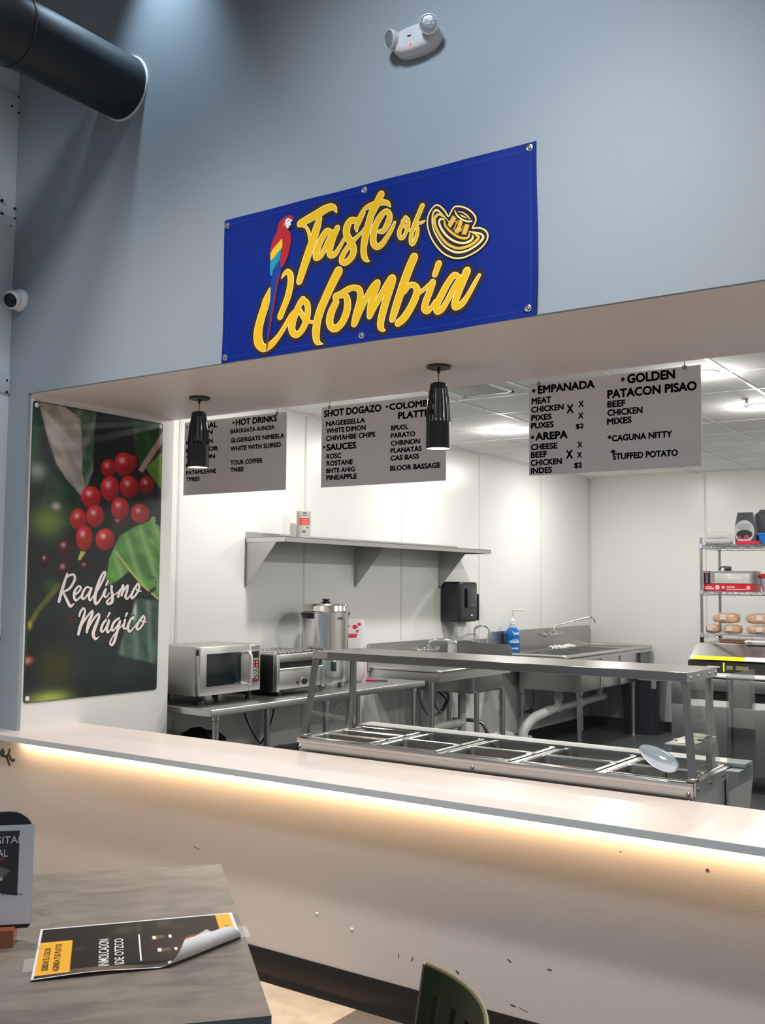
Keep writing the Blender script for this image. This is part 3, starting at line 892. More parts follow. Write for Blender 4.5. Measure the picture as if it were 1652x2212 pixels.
# parrot
PC = dict(red=s255(178, 30, 38), yellow=s255(240, 190, 40), teal=s255(30, 140, 160), blue=s255(12, 58, 140), tail=s255(120, 40, 62), white=s255(225, 220, 215), beak=s255(40, 42, 52), orange=s255(222, 88, 45))
mb = MB()
order = ['blue', 'tail', 'red', 'teal', 'yellow', 'orange', 'beak', 'white']
for i, k in enumerate(order):
    pp = catmull([Vector((a, b, 0)) for a, b in PARROT[k]], 3, True)
    poly_fill(mb, [(p.x, p.y) for p in pp], lambda u, v, i=i: bfn(u, v, .0026 + i * .0002), 0.001, i)
par = mb.build('parrot_print', [mat('parrot_' + k, PC[k], 0.45) for k in order], t, 'printed scarlet macaw', flat=True)
E1 = [[(298, 596, 3), (298, 594, 3)]]
e0 = PARROT['white'][1]
mbx = strokes_mesh([[(e0[0] - 1, e0[1] - 9, 3.4), (e0[0], e0[1] - 10, 3.4)]], lambda u, v: bfn(u, v, .0046), 0)
mbx.build('eye', INK, par, flat=True)
# wing feather streaks
def mid(k):
    P = PARROT[k]
    return sum(a for a, b in P) / len(P), sum(b for a, b in P) / len(P)
tx_, ty_ = mid('teal')
mbx = strokes_mesh([[(tx_ - 14 + 6 * i, ty_ - 26 + 9 * i, 1.2), (tx_ - 10 + 6 * i, ty_ - 2 + 9 * i, 2.2)] for i in range(5)], lambda u, v: bfn(u, v, .0045), 0)
mbx.build('feather_streaks', mat('feather_blue', s255(70, 175, 205), 0.45), par, flat=True)
NICK = mat('grommet_metal', (0.75, 0.74, 0.72), 0.22, 1.0)
for (a, b) in GROMMETS:
    c = bfn(a / 1000, b / 1000, .001)
    mb = MB()
    mb.lathe([(.0065, 0), (.0065, .002), (.0095, .0032), (.0135, .002), (.0145, 0)], c, 24, axis=(0, -1, 0))
    g = mb.build('grommet', NICK, t)
    mb = MB()
    mb.lathe([(.0062, -.001), (.0062, .001), (.0045, .0025), (0, .003)], c, 14, axis=(0, -1, 0))
    mb.build('screw_head', mat('screw_steel', (0.30, 0.29, 0.27), 0.35, 0.8), g)

# ================================================================== coffee poster on the jamb
t = thing('coffee_poster', 'tall dark poster of red coffee cherries reading Realismo Magico on white jamb', 'poster', (XJ, 0.03, 0.98))
PW, PH = 0.90, 1.545
nx, ny = 250, 430
U, V = np.meshgrid(np.linspace(0, PW * 1000, nx), np.linspace(0, PH * 1000, ny))
c_top = np.array(s255(20, 30, 30))
c_bot = np.array(s255(40, 48, 50))
f = np.clip(1 - V / 900, 0, 1)[..., None]
img = c_top * (1 - f) + c_bot * f
n1 = nz(U, V, 0.006, 1)
img = img * (0.55 + 0.9 * n1[..., None])


def blob(img, c, rx, ry, col, a=1.0, p=2.0):
    d = ((U - c[0]) / rx) ** 2 + ((V - c[1]) / ry) ** 2
    return over(img, np.clip(a * np.exp(-d * p), 0, 1), col)


def leaf(img, k, col, b=2, var=0.35, seed=3, streak=None):
    m = blur(in_poly(U, V, LEAVES[k]).astype(float), b)
    tex = nz(U + 0.6 * V, V, 0.02, seed)
    cc = np.array(col) * (1 - var + 2 * var * tex[..., None])
    if streak:
        q = np.clip(np.sin((U * streak[0] + V * streak[1]) * 0.05) * 0.5 + 0.5, 0, 1) ** 3
        cc = cc * (1 - 0.5 * q[..., None]) + np.array(streak[2]) * 0.5 * q[..., None]
    return img * (1 - m[..., None]) + cc * m[..., None]


B = BLOBS
img = blob(img, B['tl'], 60, 240, s255(60, 100, 70), .7)
img = blob(img, B['lt'], 75, 60, s255(170, 178, 170), .75)
img = leaf(img, 'leafB', s255(30, 62, 40), 4, .4, 5)
img = blob(img, B['gl'], 130, 90, s255(115, 138, 62), .9, 1.6)
img = blob(img, B['bk'], 34, 26, s255(205, 195, 180), .85)
img = leaf(img, 'leafA', s255(172, 164, 152), 3, .45, 8, (1.0, .55, s255(190, 178, 166)))
img = leaf(img, 'leafA2', s255(72, 100, 72), 2, .4, 9, (1.0, -.5, s255(150, 160, 140)))
img = leaf(img, 'leafD', s255(45, 84, 44), 3, .5, 12)
img = leaf(img, 'leafD2', s255(112, 152, 62), 2, .3, 13)
img = leaf(img, 'brown', s255(56, 40, 36), 2, .3, 2)
img = leaf(img, 'stem', s255(188, 162, 146), 1, .15, 2)
img = leaf(img, 'leafF', s255(66, 92, 80), 6, .4, 15, (1.2, .1, s255(120, 140, 125)))
img = blob(img, B['streak'], 16, 60, s255(200, 208, 200), .8)
img = leaf(img, 'leafE', s255(88, 134, 66), 1, .45, 17, (1.0, .45, s255(150, 190, 120)))
for a, b in zip(VEIN[:-1], VEIN[1:]):
    d = np.array(b, float) - np.array(a, float)
    L = (d ** 2).sum()
    q = np.clip(((U - a[0]) * d[0] + (V - a[1]) * d[1]) / L, 0, 1)
    dist = np.hypot(U - a[0] - q * d[0], V - a[1] - q * d[1])
    img = over(img, np.clip(1.4 - dist / 6, 0, 1), s255(178, 182, 98))
img = leaf(img, 'curl', s255(32, 46, 42), 2, .2, 3)
img = leaf(img, 'branch', s255(98, 102, 44), 3, .3, 4)
img = blob(img, B['ye'], 16, 28, s255(190, 180, 60), .8)
img = blob(img, B['gg'], 60, 45, s255(70, 100, 40), .6)
img = blob(img, B['gb'], 130, 130, s255(66, 66, 28), .8, 1.5)
img = blob(img, B['pk'], 34, 22, s255(205, 130, 110), .9)
img = blob(img, B['bl'], 130, 40, s255(165, 178, 84), .95, 1.4)
img = blob(img, B['pk2'], 40, 40, s255(78, 40, 46), .8)
for (cx, cy, rx, ry, dk) in CHERRIES:
    e = np.sqrt(((U - cx) / rx) ** 2 + ((V - cy) / ry) ** 2)
    m = np.clip((1 - e) * (10 if dk < 1 else 3.5), 0, 1)
    bright = np.array(s255(222, 26, 36)) if dk < 1 else np.array(s255(74, 16, 26))
    dark = np.array(s255(92, 8, 16)) if dk < 1 else np.array(s255(28, 10, 16))
    if 0 < dk < 1:
        bright = bright * (1 - dk * .55)
    if dk >= 2:
        bright = bright * .7
    sh = np.clip(0.62 - 0.55 * ((U - cx) / rx * .5 - (V - cy) / ry * .75) * 1.0 * -1, 0, 1)
    sh = np.clip(0.72 + 0.45 * ((V - cy) / ry) - 0.30 * ((U - cx) / rx), 0, 1.15)
    col = dark + (bright - dark) * sh[..., None]
    img = img * (1 - m[..., None]) + col * m[..., None]
    hx, hy = cx - rx * .22, cy + ry * .30
    g = np.exp(-(((U - hx) / (rx * .27)) ** 2 + ((V - hy) / (ry * .24)) ** 2) * 1.3)
    img = over(img, g * (.9 if dk < 1 else .5) * m, s255(255, 205, 205))
    if dk == 0:
        g = np.exp(-(((U - cx - rx * .1) / (rx * .13)) ** 2 + ((V - cy - ry * .55) / (ry * .1)) ** 2) * 1.5)
        img = over(img, g * .5, s255(240, 150, 110))
img = leaf(img, 'tip', s255(200, 190, 90), 1, .2, 3)
img = np.clip(img, 0, 1)
XPp = XJ + 0.004


def pfn(u, v, off=0.0):
    return (XPp + off, 0.03 + u, 0.98 + v)


mb = MB()
rad = 0.018
rp = []
for (cx, cy, a0) in ((PW - rad, PH - rad, 0), (rad, PH - rad, 90), (rad, rad, 180), (PW - rad, rad, 270)):
    for k in range(6):
        a = math.radians(a0 + 18 * k)
        rp.append((cx + rad * math.cos(a), cy + rad * math.sin(a)))
mb.prism(rp, lambda a, b, q: (XJ + q, 0.03 + a, 0.98 + b), 0.001, 0.0038)
mb.build('poster_panel', mat('poster_edge', (0.02, 0.024, 0.024), 0.4), t)
ed = 0.003
print_mesh('poster_print', nx, ny, lambda a, b: (np.full(a.shape, XPp), 0.03 + ed + a * (PW - 2 * ed), 0.98 + ed + b * (PH - 2 * ed)), img, t, vcol_mat('poster_ink', 0.35))
strokes_mesh(SCRIPT_STROKES, lambda u, v: pfn(u, v, .0008), 0.004).build('script_shadow', mat('poster_dark', s255(30, 26, 28), 0.4), t, flat=True)
strokes_mesh(SCRIPT_STROKES, lambda u, v: pfn(u, v, .0014), -0.0005).build('script_lettering', mat('poster_white', s255(236, 226, 222), 0.4), t, 'white script lettering Realismo Magico', flat=True)
for (u, v) in ((.022, PH - .022), (PW - .022, PH - .022), (.022, .022)):
    mb = MB()
    mb.lathe([(.013, 0), (.013, .002), (.010, .004), (.004, .0045), (0, .0035)], pfn(u, v, 0), 20, axis=(1, 0, 0))
    mb.build('screw_cap', mat('cap_white', (0.75, 0.72, 0.66), 0.35), t)

# ================================================================== hanging menu boards
YM = 1.036
MENU_M = mat('menu_silver', (0.78, 0.77, 0.79), 0.38, 0.0, noise=0.02, nscale=3)
HOOK = mat('hook_zinc', (0.35, 0.35, 0.35), 0.4, 0.7)
labels = dict(M1=('silver menu board headed HOT DRINKS, nearest the coffee poster', -4.38, .781),
              M2=('silver menu board with SHOT DOGAZO, SAUCES and COLOMBIA PLATTER, between the pendants', -3.355, .773),
              M3=('silver menu board headed EMPANADA and GOLDEN PATACON PISAO', -2.131, .803))
for k, (lab, x0, wd) in labels.items():
    t = thing('menu_board', lab, 'menu board', (x0, YM, 2.107), 'hanging menu boards')
    mb = MB()
    mb.box(x0, x0 + wd, YM, YM + 0.006, 2.107, 2.538, 0.001, 1)
    mb.build('board_panel', MENU_M, t)
    fn = lambda u, v, x0=x0: (x0 + u, YM - 0.0008, 2.107 + v)
    L, Bl = MENU_TEXT[k]
    for s, u, v, wdt, h in L:
        mb = MB()
        text_into(mb, s, u, v, wdt, h, fn, 0.040)
        mb.build('text_line', INK, t, flat=True)
    for u, v, r in Bl:
        mb = MB()
        mb.add([fn(u + r * math.cos(q * math.pi / 8), v + r * math.sin(q * math.pi / 8)) for q in range(16)], [tuple(range(16))])
        mb.build('bullet', INK, t, flat=True)
    for u in (0.05, wd - 0.07):
        mb = MB()
        mb.tube([(x0 + u, YM + .003, 2.531), (x0 + u, YM + .003, 2.562), (x0 + u + .008, YM + .003, 2.572), (x0 + u + .014, YM + .003, 2.562)], 0.0022, 8)
        mb.tube([(x0 + u + .012, YM + .003, 2.560), (x0 + u + .012, YM + .003, 2.851)], 0.0012, 6)
        mb.box(x0 + u - .008, x0 + u + .010, YM - .002, YM + .008, 2.524, 2.542, .001, 1)
        mb.build('hanging_hook', HOOK, t)
# ================================================================== pendants over the counter
def make_pendant(loc, label):
    x, y = loc
    t = thing('pendant_lamp', label, 'pendant lamp', (x, y, ZS), 'pendant lamps under the soffit')
    mb = MB()
    mb.lathe([(0, 0), (.052, 0), (.0535, -.003), (.0535, -.010), (.051, -.013), (0, -.013)], (x, y, ZS), 40)
    for a in (-.02, .02):
        mb.cyl((x + a, y - .02, ZS - .013), (x + a, y - .02, ZS - .0145), .003, seg=8)
    mb.build('canopy', mat('canopy_black', (0.03, 0.031, 0.033), 0.4), t)
    mb = MB()
    mb.lathe([(.0075, -.013), (.0075, -.026), (.0045, -.034), (.002, -.036), (.002, -.080)], (x, y, ZS), 14)
    mb.build('cord', BLACK, t)
    # slotted upper cage + solid lower cylinder, open below
    zt, zm, zb = ZS - .078, ZS - .262, ZS - .368
    rT, rM = .0375, .0545
    mb = MB()
    mb.lathe([(0, zt), (.030, zt), (rT, zt - .006), (rT, zt - .016), (rT - .003, zt - .016)], (x, y, 0), 40)
    mb.lathe([(rM - .001, zm + .012), (rM, zm), (rM + .0005, zb), (rM - .0025, zb), (rM - .0025, zm + .012)], (x, y, 0), 40)
    ns = 18
    for k in range(ns):
        a = 2 * math.pi * k / ns
        pts = []
        for f in range(7):
            q = f / 6
            r = rT + (rM - rT) * math.sin(q * math.pi / 2)
            pts.append((r, zt - .014 + (zm + .013 - zt + .014) * q))
        wdt = .48 * math.pi / ns
        vs = []
        for r, z in pts:
            for rr, da in ((r, -wdt), (r, wdt), (r - .003, wdt), (r - .003, -wdt)):
                vs.append((x + rr * math.cos(a + da), y + rr * math.sin(a + da), z))
        fs = []
        for j in range(6):
            for i in range(4):
                fs.append((j * 4 + i, j * 4 + (i + 1) % 4, j * 4 + 4 + (i + 1) % 4, j * 4 + 4 + i))
        mb.add(vs, fs)
    mb.build('lamp_shade', BLACKM, t)
    mb = MB()
    mb.lathe([(0, zt - .02), (.014, zt - .02), (.017, zt - .05), (.017, zt - .105), (.024, zt - .125), (.024, zt - .15), (0, zt - .15)], (x, y, 0), 20)
    mb.build('socket', mat('socket_steel', (0.35, 0.36, 0.37), 0.35, 0.6), t)
    mb = MB()
    mb.lathe([(0, zb + .020), (.045, zb + .020), (.050, zb + .006), (rM - .0025, zb + .003)], (x, y, 0), 36)
    mb.build('lit_reflector', mat('warm_lamp_face', (0.9, 0.8, 0.6), 0.4, emit=(1.0, 0.72, 0.42), estr=5.0), t, 'glowing warm reflector')
    light('SPOT', 'pendant_beam', (x, y, zb - .002), (x, y, 0), 24, (1.0, 0.78, 0.54), 0.045, 120, 0.8)
    return t


pend = make_pendant((-3.777, 0.545), 'slotted black pendant lamp in front of the HOT DRINKS menu board')
make_pendant((-2.325, 0.545), 'slotted black pendant lamp in front of the COLOMBIA PLATTER menu board')
# (two more of the row hang beyond the right edge of the frame; only their light reaches the view)
for x in (-0.87, 0.58):
    light('SPOT', 'pendant_beam', (x, 0.545, 2.187), (x, 0.545, 0), 24, (1.0, 0.78, 0.54), 0.045, 120, 0.8)

# ================================================================== recessed ceiling fixtures
DLF = mat('downlight_face', (1, 1, 1), 0.5, emit=(1.0, 0.96, 0.9), estr=14)


def downlight(x, y, label):
    t = thing('recessed_downlight', label, 'downlight', (x, y, ZK), 'kitchen downlights')
    mb = MB()
    mb.lathe([(.068, 0), (.092, 0), (.094, -.004), (.088, -.010), (.072, -.012), (.068, -.006)], (x, y, ZK), 40)
    mb.build('trim_ring', WHITEP, t)
    mb = MB()
    mb.lathe([(.0, -.0075), (.0715, -.0075), (.0715, -.004), (0, -.004)], (x, y, ZK), 40)
    mb.build('diffuser', DLF, t)
    return t


downlight(-3.87, 4.10, 'lit round downlight between the COLOMBIA PLATTER and EMPANADA menu boards')
downlight(-1.83, 2.71, 'lit round downlight at the top right corner of the EMPANADA menu board')
downlight(-1.85, 3.99, 'lit round downlight at the right edge of the photo beside the sprinkler')
t = thing('ceiling_vent', 'grey slatted air vent in the kitchen ceiling behind the soffit', 'vent', (-3.215, 2.46, ZK))
mb = MB()
for (a, b, c, d) in ((-3.40, -3.03, 2.27, 2.295), (-3.40, -3.03, 2.605, 2.63), (-3.40, -3.375, 2.27, 2.63), (-3.055, -3.03, 2.27, 2.63)):
    mb.box(a, b, c, d, ZK - .010, ZK - .001)
mb.build('vent_frame', WHITEP, t)
mb = MB()
for k in range(14):
    y = 2.305 + k * .0225
    mb.box(-3.377, -3.053, y - .009, y + .009, ZK - .009, ZK - .0075, rot=Matrix.Rotation(.5, 3, 'X'))
mb.build('vent_slats', mat('vent_grey', (0.72, 0.73, 0.72), 0.5), t)
t = thing('sprinkler_head', 'small chrome fire sprinkler head hanging from kitchen ceiling beside a downlight', 'sprinkler', (-1.848, 3.70, ZK))
mb = MB()
mb.lathe([(0, 0), (.036, 0), (.036, -.003), (.012, -.008), (.009, -.02), (.006, -.03), (0, -.03)], (-1.848, 3.70, ZK), 24)
mb.tube([(-1.857, 3.70, ZK - .018), (-1.862, 3.70, ZK - .038), (-1.848, 3.70, ZK - .052), (-1.834, 3.70, ZK - .038), (-1.839, 3.70, ZK - .018)], .0022, 6, smooth=4)
mb.build('sprinkler_body', CHROME, t)
mb = MB()
mb.lathe([(0, -.051), (.016, -.052), (.017, -.054), (0, -.0545)], (-1.848, 3.70, ZK), 20)
mb.build('deflector', CHROME, t)

# ================================================================== work table by the left wall
def leg_tube(mb, x, y, ztop, zbot=0.0, r=.0205, foot=True):
    mb.cyl((x, y, zbot + (.03 if foot else 0)), (x, y, ztop), r, seg=18)
    if foot:
        mb.lathe([(r * .8, .03), (r * .95, .026), (r * .95, .010), (r * 1.1, .004), (r * 1.1, 0), (0, 0)], (x, y, zbot), 18)


TX0, TX1, TY0, TY1, TZ = -4.785, -4.16, 1.08, 3.38, 0.87
t = thing('work_table', 'long stainless steel work table against the kitchen left wall', 'table', (-4.47, 2.23, 0))
mb = MB()
mb.box(TX0, TX1, TY0, TY1, TZ - .042, TZ, .006, 3)
mb.build('table_top', STEEL, t)
for y in (1.17, 2.22, 3.29):
    for x in (TX0 + .06, TX1 - .05):
        mb = MB()
        leg_tube(mb, x, y, TZ - .042)
        mb.lathe([(.0275, 0), (.0275, -.03), (.0215, -.036)], (x, y, TZ - .042), 18)
        mb.build('leg', GALV, t)

# microwave
t = thing('microwave', 'stainless commercial microwave with dark window and red keypad on the work table', 'microwave', (-4.53, 1.43, .87))
mx0, mx1, my0, my1, mz0, mz1 = -4.738, -4.331, 1.16, 1.70, .925, 1.215
mb = MB()
mb.box(mx0, mx1 - .042, my0, my1, mz0, mz1, .003, 2)
mb.build('case', STEELD, t)
mb = MB()
mb.box(mx1 - .040, mx1 - .004, my0 + .001, my0 + .43, mz0 + .002, mz1 - .001, .004, 2)
d = mb.build('door', STEEL, t)
mb = MB()
mb.box(mx1 - .008, mx1 - .0025, my0 + .055, my0 + .358, mz0 + .052, mz1 - .042, .004, 2)
mb.build('window', DGLASS, d, 'dark door window')
mb = MB()
hy = my0 + .405
mb.tube([(mx1 - .006, hy, mz1 - .045), (mx1 + .018, hy, mz1 - .047), (mx1 + .034, hy, mz1 - .075), (mx1 + .036, hy, mz1 - .15), (mx1 + .034, hy, mz0 + .070), (mx1 + .018, hy, mz0 + .046), (mx1 - .006, hy, mz0 + .044)], .0105, 12, smooth=4)
mb.build('handle', mat('handle_satin', (0.78, 0.76, 0.72), 0.3, 0.6), d, 'arched door handle')
mb = MB()
mb.box(mx1 - .040, mx1 - .006, my0 + .434, my1 - .001, mz0 + .002, mz1 - .001, .003, 2)
cp = mb.build('control_panel', STEEL, t)
mb = MB()
mb.box(mx1 - .007, mx1 - .0045, my0 + .452, my0 + .522, mz0 + .055, mz1 - .045, .001, 1)
mb.build('keypad', BLACK, cp)
KR = mat('key_red', s255(190, 45, 50), 0.4)
KW_ = mat('key_white', (0.70, 0.68, 0.66), 0.4)
mb = MB()
for r in range(7):
    for c in range(2):
        y = my0 + .458 + c * .032
        z = mz1 - .088 - r * .0195
        red = r in (1, 2) or (r == 6 and c == 1)
        mb.box(mx1 - .0046, mx1 - .0036, y, y + .025, z - .0145, z, 0, 1, 0 if red else 1)
        mb.box(mx1 - .0037, mx1 - .0032, y + .006, y + .019, z - .0105, z - .0035, 0, 1, 1 if red else 2)
mb.box(mx1 - .0046, mx1 - .0036, my0 + .457, my0 + .517, mz0 + .062, mz0 + .076, 0, 1, 0)
mb.build('keys', [KR, KW_, INK], cp, 'red and white keys')
mb = MB()
mb.box(mx1 - .0075, mx1 - .005, my0 + .450, my0 + .524, mz1 - .034, mz1 - .012, .001, 1)
for k in range(5):
    mb.box(mx1 - .0055, mx1 - .0045, my0 + .460 + k * .012, my0 + .468 + k * .012, mz1 - .030, mz1 - .017, 0, 1, 1)
mb.build('brand_plate', [mat('plate_grey', (0.22, 0.22, 0.22), 0.4, 0.6), mat('plate_light', (0.5, 0.5, 0.48), 0.4, .5)], cp)
mb = MB()
mb.box(mx1 - .0395, mx1 - .0365, my0 - .0006, my0 + .001, mz1 - .05, mz1 - .03)
mb.box(mx1 - .036, mx1 - .014, my0 - .0008, my0 + .002, mz1 - .052, mz1 - .014, .002, 1)
mb.build('door_latch', BLACK, t)
for x in (mx0 + .07, mx1 - .05):
    for y in (my0 + .06, my1 - .06):
        mb = MB()
        mb.lathe([(.016, .055), (.02, .05), (.02, .035), (.014, .028), (.021, .018), (.021, 0), (0, 0)], (x, y, TZ), 16)
        mb.build('foot', BLACK, t)

# counter-top griddle with wire grate
t = thing('countertop_broiler', 'stainless countertop broiler with wire grate top beside the microwave', 'griddle', (-4.53, 2.1, .87))
gx0, gx1, gy0, gy1, gz0, gz1 = -4.742, -4.322, 1.845, 2.345, .897, 1.135
mb = MB()
mb.box(gx0, gx1 - .035, gy0, gy1, gz0, gz1 - .005, .004, 2)
mb.build('side_body', mat('broiler_black', (0.02, 0.021, 0.022), 0.35, 0.3), t, 'black side panels')
for y in (gy0, gy1 - .028):
    mb = MB()
    mb.box(gx1 - .035, gx1, y, y + .028, gz0, gz1, .003, 2)
    mb.build('corner_post', STEEL, t)
mb = MB()
mb.box(gx1 - .032, gx1 - .003, gy0 + .028, gy1 - .028, gz1 - .050, gz1 + .002, .006, 2)
mb.build('top_rail', STEEL, t)
mb = MB()
mb.box(gx1 - .034, gx1 - .02, gy0 + .028, gy1 - .028, gz1 - .092, gz1 - .050)
mb.build('slot', BLACK, t, 'dark broiling slot')
mb = MB()
mb.cyl((gx1 - .004, gy0 + .028, gz1 - .098), (gx1 - .004, gy1 - .028, gz1 - .098), .010, seg=16)
mb.build('drawer_bar', CHROME, t)
mb = MB()
mb.box(gx1 - .030, gx1 - .006, gy0 + .028, gy1 - .028, gz0 + .012, gz1 - .100, .003, 2)
mb.build('front_panel', STEEL, t)
mb = MB()
mb.lathe([(.0265, 0), (.0265, .006), (.024, .008), (.021, .008)], (gx1 - .006, gy0 + .275, gz0 + .053), 24, axis=(1, 0, 0))
mb.lathe([(.021, .004), (.021, .018), (.017, .022), (0, .022)], (gx1 - .006, gy0 + .275, gz0 + .053), 24, axis=(1, 0, 0), mi=1)
mb.build('control_knob', [CHROME, BLACK], t, 'black control knob with chrome ring')
mb = MB()
mb.lathe([(.010, 0), (.010, .008), (0, .008)], (gx1 - .006, gy0 + .218, gz0 + .047), 16, axis=(1, 0, 0))
mb.box(gx1 + .001, gx1 + .008, gy0 + .214, gy0 + .222, gz0 + .040, gz0 + .054, .002, 1, 1)
mb.build('switch', [BLACK, CHROME], t)
mb = MB()
for (a, b, c, d) in ((gx0, gx1 - .03, gy0, gy0 + .03), (gx0, gx1 - .03, gy1 - .03, gy1), (gx0, gx0 + .03, gy0, gy1)):
    mb.box(a, b, c, d, gz1 - .006, gz1 + .006, .002, 1)
mb.build('top_frame', STEEL, t)
mb = MB()
rr = random.Random(3)
for i in range(8):
    for j in range(10):
        x = gx0 + .055 + i * .042 + (j % 2) * .012
        y = gy0 + .055 + j * .043
        mb.tube([(x + .016 * math.cos(k * math.pi / 5), y + .018 * math.sin(k * math.pi / 5), gz1 + .008 + .003 * math.sin(k)) for k in range(10)], .0042, 6, closed=True)
for j in range(11):
    y = gy0 + .034 + j * .043
    mb.cyl((gx0 + .02, y, gz1 + .004), (gx1 - .03, y, gz1 + .004), .003, seg=6)
mb.build('wire_grate', mat('grate_steel', (0.68, 0.67, 0.65), 0.25, 1.0), t)
for x in (gx0 + .05, gx1 - .05):
    for y in (gy0 + .07, gy1 - .07):
        mb = MB()
        mb.box(x - .02, x + .02, y - .02, y + .02, TZ, gz0, .003, 1)
        mb.build('foot', BLACK, t)

# coffee urn
ux, uy = -4.515, 2.60
t = thing('coffee_urn', 'tall stainless coffee urn with black lid knob and handles on the work table', 'coffee urn', (ux, uy, .87))
URN = mat('polished_urn_steel', (0.66, 0.64, 0.61), 0.16, 1.0)
mb = MB()
mb.lathe([(.0, .905), (.150, .905), (.152, .915), (.152, 1.055), (.150, 1.060), (.164, 1.066), (.164, 1.388), (.166, 1.390), (.166, 1.398), (.162, 1.400)], (ux, uy, 0), 56)
mb.build('tank', URN, t)
mb = MB()
mb.lathe([(.169, 1.396), (.171, 1.400), (.167, 1.408), (.165, 1.438), (.156, 1.452), (.10, 1.459), (0, 1.462)], (ux, uy, 0), 56)
lid = mb.build('lid', URN, t)
mb = MB()
mb.lathe([(.036, 1.459), (.036, 1.464), (.022, 1.470), (.022, 1.476), (.030, 1.482), (.028, 1.488), (0, 1.490)], (ux, uy, 0), 24)
mb.build('lid_knob', BLACK, lid, 'black lid knob')
av = math.atan2(-3.26 - uy, 0 - ux)
for sgn in (-1, 1):
    a0 = av + math.radians(-52 if sgn < 0 else 128)
    mb = MB()
    n = 13
    vs = []
    for i in range(n):
        a = a0 + math.radians(-22 + 44 * i / (n - 1))
        ex = .034 * math.sin(math.pi * i / (n - 1)) ** .5
        for r, z in ((.165, 1.392), (.168 + ex, 1.392), (.168 + ex, 1.384), (.166 + ex * .6, 1.352), (.165, 1.350)):
            vs.append((ux + r * math.cos(a), uy + r * math.sin(a), z))
    fs = []
    for i in range(n - 1):
        for k in range(5):
            fs.append((i * 5 + k, i * 5 + (k + 1) % 5, i * 5 + 5 + (k + 1) % 5, i * 5 + 5 + k))
    fs += [tuple(range(5)), tuple(range((n - 1) * 5, n * 5))]
    mb.add(vs, fs)
    mb.build('handle', BLACK, t, 'black side handle')
a = av + math.radians(22)
ca, sa = math.cos(a), math.sin(a)
mb = MB()
mb.box(ux + .1525 * ca - .016, ux + .1525 * ca + .016, uy + .1525 * sa - .016, uy + .1525 * sa + .016, .985, 1.050, .004, 2)
mb.build('gauge', BLACK, t)
strokes = [[(0, 0, 4), (8, 10, 5), (16, 2, 4), (8, -6, 4), (0, 2, 4)], [(18, 8, 4), (22, -4, 4), (26, 8, 4)], [(30, 12, 4), (30, -4, 4)], [(36, 4, 4), (40, 8, 4), (42, 0, 4), (37, -3, 4)], [(46, -2, 4), (50, 4, 4)]]
al = av + math.radians(30)
strokes_mesh(strokes, lambda u, v: (ux + .1646 * math.cos(al + u / .158), uy + .1646 * math.sin(al + u / .158), 1.350 + v), 0, 0.001, 5).build('script_mark', INK, t, flat=True)
for k in range(3):
    a = av + math.radians(-50 + 120 * k)
    mb = MB()
    mb.box(ux + .12 * math.cos(a) - .017, ux + .12 * math.cos(a) + .017, uy + .12 * math.sin(a) - .017, uy + .12 * math.sin(a) + .017, TZ, .906, .003, 1)
    mb.build('foot', mat('urn_foot', (0.45, 0.44, 0.42), 0.4), t)

# tall white pouch with red print
px_, py_ = -4.585, 3.00
t = thing('powder_pouch', 'tall white pouch printed with red pictures standing beside the coffee urn', 'pouch', (px_, py_, .87))
mb = MB()
prof = [(.0, 0), (.085, 0), (.098, .02), (.10, .12), (.094, .25), (.088, .36), (.080, .44), (.076, .462)]
vs, fs, n = [], [], 28
for (r, z) in prof:
    q = max(0.06, 1 - z / .47)
    for i in range(n):
        a = 2 * math.pi * i / n
        c, s = math.cos(a), math.sin(a)
        w_ = r * (1 + .25 * z / .46)
        e_x = w_ * math.copysign(abs(c) ** .7, c)
        e_y = r * (.15 + .75 * q ** .8) * math.copysign(abs(s) ** .8, s)
        # wide axis faces the camera: rotate by -40 deg
        an = math.radians(38)
        vs.append((px_ + e_x * math.cos(an) - e_y * math.sin(an), py_ + e_x * math.sin(an) + e_y * math.cos(an), .87 + z))
for j in range(len(prof) - 1):
    for i in range(n):
        fs.append((j * n + i, j * n + (i + 1) % n, j * n + n + (i + 1) % n, j * n + n + i))
fs.append(tuple(range((len(prof) - 1) * n, len(prof) * n)))
mb.add(vs, fs)
mb.build('pouch_body', mat('pouch_white', (0.74, 0.71, 0.71), 0.35), t)
RP = mat('pouch_red', s255(214, 40, 70), 0.4)
mb = MB()
an = math.radians(38)


def ppt(u, z, o=0.0):
    k = min(z / .47, 1)
    r = .1 - .022 * k
    q = max(.06, 1 - k)
    fy = r * (.15 + .75 * q ** .8) * max(0.02, (1 - min(1, abs(u) / (r * (1 + .25 * k))) ** 2.6)) ** .5 + .003 + o
    return (px_ + u * math.cos(an) + fy * math.sin(an), py_ + u * math.sin(an) - fy * math.cos(an), .87 + z)


def pq(u0, u1, z0, z1, mi=0, n=8):
    for i in range(n):
        for j in range(3):
            a, b = u0 + (u1 - u0) * i / n, u0 + (u1 - u0) * (i + 1) / n
            c, d = z0 + (z1 - z0) * j / 3, z0 + (z1 - z0) * (j + 1) / 3
            mb.add([ppt(a, c), ppt(b, c), ppt(b, d), ppt(a, d)], [(0, 1, 2, 3)], mi)


